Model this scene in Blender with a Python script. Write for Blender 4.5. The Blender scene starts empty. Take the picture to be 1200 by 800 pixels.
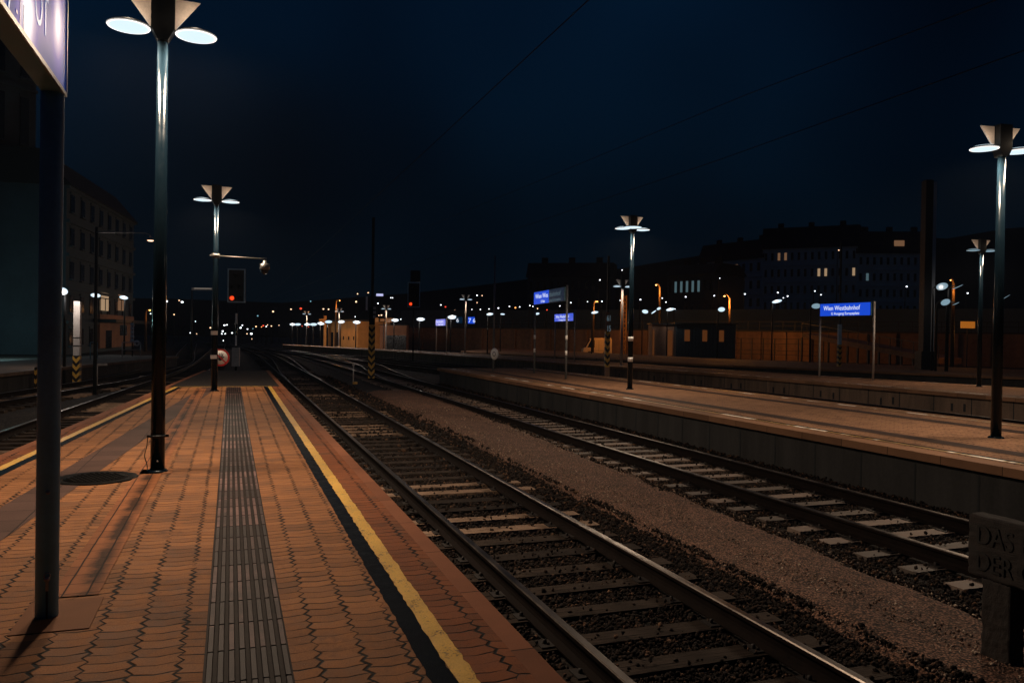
import bpy, math, random
import numpy as np
from mathutils import Vector, Matrix
random.seed(7); rng = np.random.default_rng(11)
sc = bpy.context.scene
COL = sc.collection
PI = math.pi

# ------------------------------------------------------------------ camera solved from the photograph
F = 935.86; YAW, PIT, ROL = (math.radians(v) for v in (19.395, .449, .917)); H = 1.685
def basis():
    cy, sy = math.cos(YAW), math.sin(YAW)
    f = Vector((sy, cy, 0)); r = Vector((cy, -sy, 0)); u = Vector((0, 0, 1))
    f2 = f*math.cos(PIT) - u*math.sin(PIT); u2 = u*math.cos(PIT) + f*math.sin(PIT)
    return r*math.cos(ROL) + u2*math.sin(ROL), u2*math.cos(ROL) - r*math.sin(ROL), f2
RR, UU, FW = basis(); CAM = Vector((0, 0, H))
def ray(x, y): return FW + RR*((x-600)/F) - UU*((y-400)/F)
def G(x, y, z=0.):
    d = ray(x, y); return CAM + d*((z-H)/d.z)
def P(x, y, d): return CAM + ray(x, y)*d
def dep(p): return (p-CAM).dot(FW)
cam_d = bpy.data.cameras.new('camera'); cam = bpy.data.objects.new('camera', cam_d); COL.objects.link(cam)
m = Matrix((RR, UU, -FW)).transposed().to_4x4(); m.translation = CAM
cam.matrix_world = m
cam_d.sensor_width = 36; cam_d.lens = F/1200*36; cam_d.clip_start = .05; cam_d.clip_end = 3000
sc.camera = cam

# ------------------------------------------------------------------ materials
class NT:
    def __init__(s, name):
        s.m = bpy.data.materials.new(name); s.m.use_nodes = True
        s.t = s.m.node_tree; s.n = s.t.nodes; s.b = s.n['Principled BSDF']
    def node(s, t, **kw):
        n = s.n.new(t)
        for k, v in kw.items(): setattr(n, k, v)
        return n
    def put(s, sock, v):
        if hasattr(v, 'is_output') or isinstance(v, bpy.types.NodeSocket): s.t.links.new(v, sock)
        else: sock.default_value = v
    def ma(s, op, *a):
        n = s.node('ShaderNodeMath', operation=op)
        for i, v in enumerate(a): s.put(n.inputs[i], v)
        return n.outputs[0]
    def pos(s, obj=False):
        if obj: return s.node('ShaderNodeTexCoord').outputs['Object']
        return s.node('ShaderNodeNewGeometry').outputs['Position']
    def sep(s, v):
        n = s.node('ShaderNodeSeparateXYZ'); s.put(n.inputs[0], v); return n.outputs
    def comb(s, x, y, z=0.):
        n = s.node('ShaderNodeCombineXYZ')
        for i, v in enumerate((x, y, z)): s.put(n.inputs[i], v)
        return n.outputs[0]
    def noise(s, v, scale, detail=3, rough=.55):
        n = s.node('ShaderNodeTexNoise'); s.put(n.inputs['Vector'], v)
        n.inputs['Scale'].default_value = scale; n.inputs['Detail'].default_value = detail; n.inputs['Roughness'].default_value = rough
        return n.outputs[0]
    def white(s, v):
        n = s.node('ShaderNodeTexWhiteNoise'); s.put(n.inputs['Vector'], v); return n.outputs['Value']
    def voro(s, v, scale, out='Distance'):
        n = s.node('ShaderNodeTexVoronoi'); s.put(n.inputs['Vector'], v); n.inputs['Scale'].default_value = scale; return n.outputs[out]
    def ramp(s, v, stops):
        n = s.node('ShaderNodeValToRGB'); s.put(n.inputs[0], v); e = n.color_ramp.elements
        while len(e) < len(stops): e.new(.5)
        for q, (p, c) in zip(e, stops): q.position = p; q.color = c if len(c) == 4 else (*c, 1)
        return n.outputs[0]
    def mix(s, f, a, b, mode='MIX'):
        n = s.node('ShaderNodeMix', data_type='RGBA', blend_type=mode)
        s.put(n.inputs[0], f); s.put(n.inputs[6], a if not isinstance(a, tuple) else (*a[:3], 1)); s.put(n.inputs[7], b if not isinstance(b, tuple) else (*b[:3], 1))
        return n.outputs[2]
    def mr(s, v, a, b, c=0., d=1.):
        n = s.node('ShaderNodeMapRange'); s.put(n.inputs[0], v)
        for i, q in enumerate((a, b, c, d)): s.put(n.inputs[1+i], q)
        return n.outputs[0]
    def bump(s, h, strength=.5, dist=.01):
        n = s.node('ShaderNodeBump'); n.inputs['Strength'].default_value = strength; n.inputs['Distance'].default_value = dist
        s.put(n.inputs['Height'], h); s.t.links.new(n.outputs[0], s.b.inputs['Normal'])
    def set(s, **kw):
        for k, v in kw.items():
            k = {'base': 'Base Color', 'rough': 'Roughness', 'metal': 'Metallic', 'emit': 'Emission Color', 'es': 'Emission Strength', 'spec': 'Specular IOR Level', 'coat': 'Coat Weight'}[k]
            if isinstance(v, tuple): v = (*v[:3], 1)
            s.put(s.b.inputs[k], v)
        return s.m

def surf(name, c, rough=.6, metal=0., var=.35, scale=6., spec=.5, bump=0., obj=True, streak=False):
    """painted, rendered or metal surface: uneven tone, uneven gloss, fine relief"""
    t = NT(name); p = t.pos(obj)
    if streak:
        x, y, z = t.sep(p)[:3]; p2 = t.comb(t.ma('MULTIPLY', x, 1.), t.ma('MULTIPLY', y, 1.), t.ma('MULTIPLY', z, .12))
    else: p2 = p
    a = t.noise(p2, scale, 5, .6); b = t.noise(p, scale*9, 3)
    f = t.ma('ADD', t.ma('MULTIPLY', a, .75), t.ma('MULTIPLY', b, .25))
    lo = tuple(v*(1-var) for v in c); hi = tuple(min(1, v*(1+var)) for v in c)
    t.set(base=t.ramp(f, [(.3, lo), (.7, hi)]), rough=t.mr(f, .3, .7, max(.05, rough-.12), min(1, rough+.12)), metal=metal, spec=spec)
    if bump: t.bump(b, bump, .004)
    return t.m
def glow(name, c, s, base=(.02, .02, .02)):
    t = NT(name); return t.set(base=base, emit=c, es=s, rough=.4)

def paver_mat(name, c_lo, c_hi, joint=.0045):
    t = NT(name); p = t.pos(); x, y, z = t.sep(p)[:3]
    wob = t.ma('MULTIPLY', t.ma('SUBTRACT', t.noise(p, 2.2, 2), .5), .034)
    tri = lambda v, per: t.ma('SUBTRACT', t.ma('MULTIPLY', t.ma('PINGPONG', t.ma('DIVIDE', v, per), .5), 4.), 1.)
    xs = t.ma('ADD', t.ma('ADD', x, wob), t.ma('MULTIPLY', tri(y, .1125), .017))
    u = t.ma('DIVIDE', xs, .225); cx = t.ma('FLOOR', u)
    jog = t.ma('ADD', t.ma('MULTIPLY', t.ma('SUBTRACT', t.white(t.comb(cx, 3.7, 0.)), .5), .05), t.ma('MULTIPLY', t.ma('FLOORED_MODULO', cx, 2.), .05625))
    ys = t.ma('ADD', t.ma('ADD', t.ma('ADD', y, wob), t.ma('MULTIPLY', tri(x, .225), .012)), jog)
    v = t.ma('DIVIDE', ys, .1125); cy = t.ma('FLOOR', v)
    du = t.ma('MULTIPLY', t.ma('SUBTRACT', .5, t.ma('ABSOLUTE', t.ma('SUBTRACT', t.ma('FRACT', u), .5))), .225)
    dv = t.ma('MULTIPLY', t.ma('SUBTRACT', .5, t.ma('ABSOLUTE', t.ma('SUBTRACT', t.ma('FRACT', v), .5))), .1125)
    # open and closed joints: each joint has its own width
    ju = t.mr(t.noise(t.comb(t.ma('MULTIPLY', t.ma('ROUND', u), 7.3), t.ma('MULTIPLY', y, .9), 0.), 2.6, 3), .36, .62, .0008, joint*2.7)
    jv = t.mr(t.noise(t.comb(t.ma('MULTIPLY', x, 1.1), t.ma('MULTIPLY', t.ma('ROUND', v), 5.1), 0.), 2.2, 3), .40, .64, .0008, joint*1.7)
    mu = t.mr(du, t.ma('MULTIPLY', ju, .6), t.ma('MULTIPLY', ju, 1.5)); mv = t.mr(dv, t.ma('MULTIPLY', jv, .6), t.ma('MULTIPLY', jv, 1.5))
    stone = t.ma('MULTIPLY', mu, mv)
    tone = t.white(t.comb(cx, cy, 0.)); dirt = t.noise(p, .55, 5, .65); fine = t.noise(p, 110, 4, .75); mid = t.noise(p, 9, 4, .7)
    f = t.ma('ADD', t.ma('ADD', t.ma('MULTIPLY', tone, .13), t.ma('MULTIPLY', dirt, .55)), t.ma('ADD', t.ma('MULTIPLY', fine, .62), t.ma('MULTIPLY', mid, .35)))
    c = t.ramp(f, [(.56, c_lo), (1., c_hi)])
    spots = t.mr(t.voro(p, 3.1), .03, .055); c = t.mix(t.ma('MULTIPLY', t.ma('SUBTRACT', 1., spots), .6), c, (.02, .016, .014))
    chips = t.mr(t.voro(p, 11.), .02, .03); c = t.mix(t.ma('MULTIPLY', t.ma('SUBTRACT', 1., chips), .4), c, (.5, .4, .3))
    old = t.white(t.comb(t.ma('FLOOR', t.ma('ADD', cx, .5)), t.ma('FLOOR', t.ma('DIVIDE', cy, 2.)), 4.)); c = t.mix(t.ma('MULTIPLY', t.mr(old, .86, .90), .38), c, (.09, .05, .032))
    stain = t.mr(t.ma('ADD', t.ma('MULTIPLY', t.noise(p, 1.3, 6, .7), .7), t.ma('MULTIPLY', t.noise(p, 22, 3), .3)), .54, .68); c = t.mix(t.ma('MULTIPLY', stain, .45), c, (.06, .028, .016))
    t.set(base=t.mix(stone, (.0025, .0018, .0015), c), rough=t.mr(mid, .3, .7, .68, .88), spec=.14)
    t.bump(t.ma('ADD', stone, t.ma('MULTIPLY', t.ma('ADD', fine, t.ma('MULTIPLY', tone, .6)), .3)), .9, .009)
    return t.m
def block_mat(name, c, px, py, joint=.006, rough=.75):
    """straight cut slabs px by py with dark joints"""
    t = NT(name); p = t.pos(); x, y, z = t.sep(p)[:3]
    wob = t.ma('MULTIPLY', t.ma('SUBTRACT', t.noise(p, 3, 2), .5), .012)
    u = t.ma('DIVIDE', t.ma('ADD', x, wob), px); v = t.ma('DIVIDE', t.ma('ADD', y, wob), py)
    du = t.ma('MULTIPLY', t.ma('SUBTRACT', .5, t.ma('ABSOLUTE', t.ma('SUBTRACT', t.ma('FRACT', u), .5))), px)
    dv = t.ma('MULTIPLY', t.ma('SUBTRACT', .5, t.ma('ABSOLUTE', t.ma('SUBTRACT', t.ma('FRACT', v), .5))), py)
    k = t.ma('MULTIPLY', t.mr(du, joint*.4, joint), t.mr(dv, joint*.3, joint*.8))
    tone = t.white(t.comb(t.ma('FLOOR', u), t.ma('FLOOR', v), 0.)); d = t.noise(p, 1.7, 5, .65); fn = t.noise(p, 150, 3)
    f = t.ma('ADD', t.ma('ADD', t.ma('MULTIPLY', tone, .3), t.ma('MULTIPLY', d, .5)), t.ma('MULTIPLY', fn, .3))
    t.set(base=t.mix(k, (.012, .010, .009), t.ramp(f, [(.3, tuple(q*.6 for q in c)), (.85, tuple(q*1.25 for q in c))])), rough=rough, spec=.12)
    t.bump(t.ma('ADD', k, t.ma('MULTIPLY', fn, .25)), .7, .006)
    return t.m
def gravel_mat(name, c_lo, c_hi, scale, rough=.9):
    t = NT(name); p = t.pos()
    d = t.voro(p, scale); cc = t.sep(t.voro(p, scale, 'Color'))[0]; big = t.noise(p, .8, 5, .7)
    f = t.ma('ADD', t.ma('MULTIPLY', cc, .55), t.ma('ADD', t.ma('MULTIPLY', big, .45), t.ma('MULTIPLY', t.noise(p, 5., 4, .7), .3)))
    c = t.ramp(f, [(.38, c_lo), (.95, c_hi)])
    t.set(base=t.mix(t.mr(d, .3, .75), c, tuple(v*.25 for v in c_lo)), rough=rough, spec=.3)
    t.bump(t.ma('SUBTRACT', 1., d), 1., .4/scale)
    return t.m
def paint_mat(name, c, under, wear=.45, rough=.45):
    t = NT(name); p = t.pos()
    a = t.noise(p, 7, 6, .75); b = t.noise(p, 90, 3); d = t.noise(p, 2.2, 4, .6)
    w = t.mr(t.ma('ADD', t.ma('MULTIPLY', a, .6), t.ma('MULTIPLY', b, .4)), wear-.16, wear-.1)
    c2 = t.ramp(t.ma('ADD', t.ma('MULTIPLY', d, .6), t.ma('MULTIPLY', b, .4)), [(.35, tuple(v*.72 for v in c)), (.65, tuple(min(1, v*1.15) for v in c))])
    t.set(base=t.mix(w, under, c2), rough=t.mr(a, .3, .7, rough-.12, rough+.15), spec=.5)
    t.bump(b, .5, .004); return t.m
def hazard_mat(name):
    t = NT(name); p = t.pos(True); x, y, z = t.sep(p)[:3]
    s = t.ma('ADD', z, t.ma('MULTIPLY', t.ma('ABSOLUTE', x), -1.15))
    f = t.ma('FRACT', t.ma('DIVIDE', s, .34)); k = t.mr(f, .49, .51)
    d = t.noise(p, 9, 4, .7)
    t.set(base=t.mix(k, (.012, .012, .012), t.ramp(d, [(.3, (.50, .27, .04)), (.7, (.80, .46, .08))])), rough=.55); return t.m

M = {}
M['paver'] = paver_mat('brown interlocking pavers', (.085, .036, .016), (.345, .147, .058))
M['paver_edge'] = paver_mat('dark reddish edge pavers', (.075, .026, .011), (.25, .082, .032))
M['paver_far'] = paver_mat('brown platform paving', (.15, .078, .042), (.29, .155, .088))
M['ash'] = block_mat('grey brown guide slabs', (.080, .044, .034), .42, .42)
M['ash_far'] = block_mat('dark guide slabs', (.042, .026, .021), .42, .42)
M['coping_far'] = block_mat('far concrete coping', (.24, .125, .07), 9., 1.0, .008)
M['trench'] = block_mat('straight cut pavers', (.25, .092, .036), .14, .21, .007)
M['coping'] = block_mat('concrete coping', (.20, .076, .038), 9., 1.0, .008)
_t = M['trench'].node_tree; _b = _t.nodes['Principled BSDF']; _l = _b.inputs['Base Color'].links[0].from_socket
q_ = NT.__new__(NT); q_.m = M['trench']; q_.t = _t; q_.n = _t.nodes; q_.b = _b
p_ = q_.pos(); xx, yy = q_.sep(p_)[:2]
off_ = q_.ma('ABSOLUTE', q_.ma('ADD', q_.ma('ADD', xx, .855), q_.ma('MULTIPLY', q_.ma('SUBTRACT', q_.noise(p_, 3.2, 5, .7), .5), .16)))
stain_shade = q_.ma('MULTIPLY', q_.mr(off_, .02, .085, 1., 0.), q_.mr(q_.noise(p_, 1.6, 4, .6), .36, .55))  # dirt stain and the lamp pole's shadow, painted together as one dark streak
q_.put(_b.inputs['Base Color'], q_.mix(q_.ma('MULTIPLY', stain_shade, .85), _l, (.012, .008, .006)))
M['slab'] = block_mat('cast concrete slab', (.20, .078, .030), 9., 9.)
M['ramp_unlit'] = gravel_mat('ramp brick with painted shade', (.018, .013, .011), (.04, .028, .022), 60)  # unlit brick of the ramp; its shade is put into this dark colour
M['tactile'] = surf('ribbed guide slabs', (.11, .072, .058), .7, var=.55, scale=5, bump=.3)
M['tactile_top'] = surf('worn rib tops', (.16, .118, .10), .6, var=.75, scale=3.2, bump=.3)
M['yellow'] = paint_mat('yellow line paint', (.62, .36, .06), (.10, .06, .035), .56, .42)
M['black_line'] = paint_mat('black line paint', (.002, .005, .010), (.03, .02, .018), .36, .55)
M['black_line'].node_tree.nodes['Principled BSDF'].inputs['Specular IOR Level'].default_value = .02
t = NT('worn yellow line with painted glints'); p = t.pos(); xx, yy, zz = t.sep(p)[:3]
t.set(base=t.mix(t.mr(t.noise(t.comb(t.ma('MULTIPLY', xx, .3), t.ma('MULTIPLY', yy, .8), 0.), 1.1, 4, .7), .52, .56), t.ramp(t.noise(p, 9, 4, .7), [(.35, (.10, .06, .03)), (.6, (.42, .25, .06))]), (1., .92, .8)), rough=.5, spec=.4)  # near-white patches are glints painted into the worn yellow
M['yellow_far'] = t.m
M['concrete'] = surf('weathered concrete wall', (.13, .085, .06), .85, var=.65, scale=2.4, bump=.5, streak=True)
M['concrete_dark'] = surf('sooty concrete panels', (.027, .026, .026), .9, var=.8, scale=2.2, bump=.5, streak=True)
M['marker'] = surf('old cast stone', (.017, .012, .010), .95, var=.7, scale=11, bump=1.)
M['engrave'] = surf('sooty lettering', (.009, .007, .006), .9, var=.3)
M['ground'] = gravel_mat('dark yard ballast', (.012, .010, .009), (.05, .04, .034), 14)
M['bed'] = gravel_mat('ballast bed', (.006, .005, .004), (.035, .024, .018), 24)
M['path'] = gravel_mat('fine brown gravel', (.045, .024, .016), (.37, .192, .125), 52)
M['stone'] = None
t = NT('ballast stones'); rn = t.node('ShaderNodeNewGeometry').outputs['Random Per Island']
t.set(base=t.mix(t.mr(t.noise(t.pos(), 60, 3), .3, .7), t.ramp(rn, [(0, (.006, .005, .005)), (.6, (.02, .014, .012)), (.88, (.06, .036, .025)), (1, (.24, .13, .075))]), (.015, .011, .009)), rough=.85, spec=.12)
M['stone'] = t.m
t = NT('path pebbles'); rn = t.node('ShaderNodeNewGeometry').outputs['Random Per Island']
t.set(base=t.ramp(rn, [(0, (.06, .038, .028)), (.7, (.22, .14, .095)), (1, (.5, .38, .28))]), rough=.75)
M['pebble'] = t.m
def wood(name, c, seed):
    t = NT(name); p = t.pos(True); x, y, z = t.sep(p)[:3]
    g = t.noise(t.comb(t.ma('MULTIPLY', x, 1.3), t.ma('MULTIPLY', y, 30.), t.ma('ADD', z, seed)), 2.2, 6, .7); d = t.noise(t.comb(x, y, t.ma('ADD', z, seed*3.)), 2.4, 4)
    cr = t.mr(t.noise(t.comb(t.ma('MULTIPLY', x, .8), t.ma('MULTIPLY', y, 42.), seed*2.), 2.0, 3, .6), .60, .66)
    c2 = t.ramp(t.ma('ADD', t.ma('MULTIPLY', g, .55), t.ma('MULTIPLY', d, .45)), [(.35, tuple(v*.35 for v in c)), (.65, tuple(v*1.35 for v in c))])
    t.set(base=t.mix(cr, c2, tuple(v*.12 for v in c)), rough=.8, spec=.1); t.bump(t.ma('SUBTRACT', g, cr), .9, .01); return t.m
M['wood'] = [wood('grey tarred sleeper wood', (.042, .030, .023), 1.), wood('bleached sleeper wood', (.27, .18, .125), 4.), wood('black oily sleeper wood', (.022, .016, .013), 7.)]
M['sleeper_pale'] = [surf('pale concrete sleeper', (.15, .105, .08), .75, var=.4, scale=5, bump=.5), surf('stained concrete sleeper', (.075, .055, .043), .75, var=.5, scale=5, bump=.5)]
M['rail_top'] = surf('polished rail head', (.10, .085, .075), .38, 1., var=.3, scale=3)
M['rail_side'] = surf('rusty rail side', (.009, .006, .005), .8, .0, var=.5, scale=9, bump=.4, spec=.06)
M['plate'] = surf('rusty tie plate', (.012, .008, .006), .7, var=.4, scale=20)
M['pole'] = surf('dark grey lacquered steel', (.003, .0075, .012), .19, .0, var=.15, scale=3, spec=.16)
M['near_post'] = surf('blue grey post paint', (.08, .25, .46), .5, .0, var=.25, scale=4, bump=.2)
M['pole_grey'] = surf('neutral grey pole', (.14, .145, .15), .5, .1, var=.2, scale=4)
M['pole_pale'] = surf('galvanised pole', (.42, .385, .36), .5, .1, var=.25, scale=4)
M['sign_pole'] = surf('grey blue sign post paint', (.10, .24, .32), .5, .0, var=.25, scale=4, bump=.2)
M['black'] = surf('matt black metal', (.004, .006, .008), .6, var=.3)
M['steel'] = surf('dull steel', (.28, .27, .26), .4, .8, var=.3, scale=12)
M['iron'] = surf('cast iron', (.004, .0036, .0034), .6, .0, var=.5, scale=18, spec=.02, bump=.3)
M['wing'] = surf('warm white lamp wing', (.75, .62, .52), .5, var=.25, scale=5)
M['white'] = surf('off white enamel', (.88, .84, .80), .5, var=.15)
M['red'] = surf('signal red enamel', (.80, .03, .03), .45, var=.15)
M['grey_box'] = surf('grey painted box', (.42, .40, .38), .6, var=.25, scale=8)
M['frame_grey'] = surf('pale blue grey border', (.50, .66, .72), .5, var=.2)
M['hazard'] = hazard_mat('yellow black chevrons')
M['disc'] = glow('lamp diffuser glow', (.68, .85, .95), 1.12)
M['disc_rim'] = glow('bright lamp rim', (1., .94, .88), 1.6)
M['disc_dim'] = glow('distant lamp diffuser glow', (.50, .78, .95), .40)
M['disc_far'] = glow('far lamp diffuser glow', (.66, .86, 1.0), 1.1)
M['red_lamp'] = glow('red signal light', (1., .06, .012), 1.6)
M['orange_lamp'] = glow('sodium lamp glow', (1., .42, .10), 9.)
M['white_lamp'] = glow('far white lamp', (.85, .92, 1.), 4.)
M['warm_lamp'] = glow('far warm lamp', (1., .62, .36), 2.6)
M['amber_lamp'] = glow('far amber lamp', (1., .38, .10), 2.2)
M['red_far'] = glow('far red lamp', (1., .09, .04), 1.2)
M['cyan_lamp'] = glow('far cyan lamp', (.35, .8, 1.), .7)
M['tube_dim'] = glow('dim lamp tube', (.9, .75, .62), .22)
M['win_warm'] = glow('warm lit window', (1., .66, .38), .34)
M['win_warm_dim'] = glow('dim warm window', (1., .52, .27), .15)
M['win_cold'] = glow('cold lit window', (.45, .78, .9), .13)
M['win_dark'] = surf('dark glass', (.01, .013, .018), .2, var=.2)
M['blue_sign'] = glow('backlit blue sign face', (.010, .075, .72), .85, (.02, .05, .25))
M['sign_text'] = glow('backlit white lettering', (.80, .88, 1.), 1.0)
M['blue_dim'] = glow('weakly lit blue sign face', (.01, .10, .25), .10, (.01, .03, .10))
M['text_dim'] = glow('weakly lit lettering', (.5, .75, .9), .14)
M['amber_sign'] = glow('amber lit sign face', (1., .30, .03), .32)
M['lit_panel'] = glow('far lit hoarding', (.6, .62, 1.), .9)
M['facade_dark'] = surf('dark plaster facade', (.045, .07, .085), .9, var=.25, scale=.3)
M['facade_mid'] = surf('grey plaster facade', (.055, .08, .095), .9, var=.3, scale=.4)
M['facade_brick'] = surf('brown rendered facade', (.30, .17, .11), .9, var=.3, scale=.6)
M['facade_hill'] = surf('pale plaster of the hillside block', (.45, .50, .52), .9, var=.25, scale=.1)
M['roof'] = surf('slate roof', (.02, .02, .022), .9, var=.3, scale=.5)
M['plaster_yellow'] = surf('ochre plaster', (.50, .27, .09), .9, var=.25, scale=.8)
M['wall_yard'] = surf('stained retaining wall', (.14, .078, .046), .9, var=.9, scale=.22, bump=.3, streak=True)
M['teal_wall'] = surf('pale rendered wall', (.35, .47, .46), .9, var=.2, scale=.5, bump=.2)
M['cabin'] = surf('blue grey corrugated sheet', (.035, .058, .07), .6, var=.3, scale=2)
M['hill'] = surf('dark wooded hill', (.012, .015, .016), 1., var=.3, scale=.05)
M['sodium_pole'] = surf('dark street lamp pole', (.06, .035, .018), .7)
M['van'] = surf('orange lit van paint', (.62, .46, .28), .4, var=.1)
M['tyre'] = surf('tyre rubber', (.015, .015, .015), .9)

# ------------------------------------------------------------------ mesh builder
class MB:
    def __init__(s): s.v = []; s.f = []; s.m = []; s.s = []
    def add(s, vs, fs, mi=0, smooth=False, M4=None):
        o = len(s.v)
        s.v += [tuple(M4 @ Vector(q)) for q in vs] if M4 else [tuple(q) for q in vs]
        for f in fs: s.f.append(tuple(i+o for i in f)); s.m.append(mi); s.s.append(smooth)
        return s
    def box(s, c, d, mi=0, M4=None, top=1.):
        x, y, z = c; a, b, h = d[0]/2, d[1]/2, d[2]/2
        v = [(x-a, y-b, z-h), (x+a, y-b, z-h), (x+a, y+b, z-h), (x-a, y+b, z-h), (x-a*top, y-b*top, z+h), (x+a*top, y-b*top, z+h), (x+a*top, y+b*top, z+h), (x-a*top, y+b*top, z+h)]
        return s.add(v, [(3, 2, 1, 0), (4, 5, 6, 7), (0, 1, 5, 4), (1, 2, 6, 5), (2, 3, 7, 6), (3, 0, 4, 7)], mi, False, M4)
    def bar(s, p, q, w, h, mi=0):
        p, q = Vector(p), Vector(q); d = (q-p); L = d.length
        X = d.normalized(); Y = Vector((0, 0, 1)).cross(X)
        if Y.length < .01: Y = Vector((0, 1, 0))
        Y.normalize(); Z = X.cross(Y); M4 = Matrix((X, Y, Z)).transposed().to_4x4(); M4.translation = (p+q)/2
        return s.box((0, 0, 0), (L, w, h), mi, M4)
    def tube(s, pts, r, n=8, mi=0, caps=True):
        pts = [Vector(p) for p in pts]; rs = r if isinstance(r, (list, tuple)) else [r]*len(pts)
        vs, fs = [], []
        for i, p in enumerate(pts):
            d = (pts[min(i+1, len(pts)-1)] - pts[max(i-1, 0)]).normalized()
            a = Vector((1, 0, 0)) if abs(d.x) < .8 else Vector((0, 1, 0))
            u = d.cross(a).normalized(); w = d.cross(u)
            for k in range(n): vs.append(p + (u*math.cos(2*PI*k/n) + w*math.sin(2*PI*k/n))*rs[i])
        for i in range(len(pts)-1):
            for k in range(n): fs.append((i*n+k, i*n+(k+1) % n, (i+1)*n+(k+1) % n, (i+1)*n+k))
        s.add(vs, fs, mi, True)
        if caps:
            o = len(s.v)-len(vs); L = len(pts)-1
            s.f += [tuple(o+k for k in range(n))[::-1], tuple(o+L*n+k for k in range(n))]; s.m += [mi, mi]; s.s += [False, False]
        return s
    def cyl(s, p, q, r0, r1=None, n=12, mi=0): return s.tube([p, q], [r0, r0 if r1 is None else r1], n, mi)
    def lathe(s, prof, n=24, mi=0, c=(0, 0, 0), axis='Z', smooth=True):
        vs, fs = [], []
        for (r, h) in prof:
            for k in range(n):
                a = 2*PI*k/n; q = (r*math.cos(a), r*math.sin(a), h)
                if axis == 'Y': q = (q[0], q[2], q[1])
                if axis == 'X': q = (q[2], q[0], q[1])
                vs.append((q[0]+c[0], q[1]+c[1], q[2]+c[2]))
        for i in range(len(prof)-1):
            for k in range(n): fs.append((i*n+k, i*n+(k+1) % n, (i+1)*n+(k+1) % n, (i+1)*n+k))
        return s.add(vs, fs, mi, smooth)
    def prism(s, poly, a, b, plane='XZ', mi=0, M4=None):
        """polygon in a plane extruded from a to b along the third axis"""
        n = len(poly); mk = {'XZ': lambda p, t: (p[0], t, p[1]), 'XY': lambda p, t: (p[0], p[1], t), 'YZ': lambda p, t: (t, p[0], p[1])}[plane]
        vs = [mk(p, a) for p in poly]+[mk(p, b) for p in poly]
        fs = [tuple(range(n))[::-1], tuple(range(n, 2*n))]+[(k, (k+1) % n, n+(k+1) % n, n+k) for k in range(n)]
        return s.add(vs, fs, mi, False, M4)
    def sheet(s, a, b, mi=0):
        """strip between two polylines of equal length"""
        n = len(a); vs = list(a)+list(b)
        return s.add(vs, [(i, n+i, n+i+1, i+1) for i in range(n-1)], mi)
    def build(s, name, mats, parent=None, loc=None, bevel=0):
        me = bpy.data.meshes.new(name); me.from_pydata(s.v, [], s.f)
        for q in (mats if isinstance(mats, (list, tuple)) else [mats]): me.materials.append(q)
        me.polygons.foreach_set('material_index', s.m); me.polygons.foreach_set('use_smooth', s.s); me.update()
        o = bpy.data.objects.new(name, me); COL.objects.link(o)
        if parent: o.parent = parent
        if loc: o.location = loc
        if bevel:
            b = o.modifiers.new('bevel', 'BEVEL'); b.width = bevel; b.segments = 2; b.limit_method = 'ANGLE'
        return o
def tag(o, label, cat, group=None, kind=None):
    o['label'] = label; o['category'] = cat
    if group: o['group'] = group
    if kind: o['kind'] = kind
    return o
def thing(name, label, cat, loc=(0, 0, 0), rz=0., group=None, kind=None):
    o = bpy.data.objects.new(name, None); COL.objects.link(o); o.empty_display_size = .2
    o.location = loc; o.rotation_euler = (0, 0, rz)
    return tag(o, label, cat, group, kind)
def copy_tree(o, loc=None, rz=None, label=None, parent=None):
    c = o.copy(); COL.objects.link(c)
    if parent: c.parent = parent
    for ch in list(o.children): copy_tree(ch, parent=c)
    if loc is not None: c.location = loc
    if rz is not None: c.rotation_euler = (0, 0, rz)
    if label: c['label'] = label
    return c
def text(name, s, size, mat, parent, mat4, extrude=.004, sx=1., align='LEFT'):
    cu = bpy.data.curves.new(name, 'FONT'); cu.body = s; cu.size = size; cu.extrude = extrude; cu.align_x = align; cu.resolution_u = 4
    cu.materials.append(mat); o = bpy.data.objects.new(name, cu); COL.objects.link(o)
    bpy.context.view_layer.update(); me = bpy.data.meshes.new_from_object(o.evaluated_get(bpy.context.evaluated_depsgraph_get())); bpy.data.objects.remove(o)
    o = bpy.data.objects.new(name, me); COL.objects.link(o); o.parent = parent; o.matrix_local = mat4 @ Matrix.Diagonal((sx, 1, 1, 1)); return o
def frame(origin, X, N):
    """matrix: local x along X, local z along the facing N, local y up"""
    X = Vector(X).normalized(); N = Vector(N).normalized(); Y = N.cross(X)
    m = Matrix((X, Y, N)).transposed().to_4x4(); m.translation = Vector(origin); return m
def lamp(name, kind, loc, power, color, size=.1, parent=None, spot=168, blend=.45, aim=None):
    L = bpy.data.lights.new(name, kind); L.energy = power; L.color = color
    if kind in ('SPOT', 'POINT'): L.shadow_soft_size = size
    if kind == 'SPOT': L.spot_size = math.radians(spot); L.spot_blend = blend
    o = bpy.data.objects.new(name, L); COL.objects.link(o); o.location = loc
    if aim is not None: o.rotation_euler = (Vector(aim)-Vector(loc)).to_track_quat('-Z', 'Y').to_euler()
    if parent: o.parent = parent
    return o
def structure(name, label, cat, loc=(0, 0, 0)): return thing(name, label, cat, loc, kind='structure')
def interp(pts, n):
    """Catmull-Rom through pts"""
    out = []; q = [Vector(p) for p in pts]; q = [q[0]*2-q[1]]+q+[q[-1]*2-q[-2]]
    for i in range(1, len(q)-2):
        for k in range(n):
            t = k/n; a, b, c, d = q[i-1:i+3]
            out.append(.5*((2*b)+(c-a)*t+(2*a-5*b+4*c-d)*t*t+(3*b-a-3*c+d)*t**3))
    return out+[q[-2]]

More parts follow.
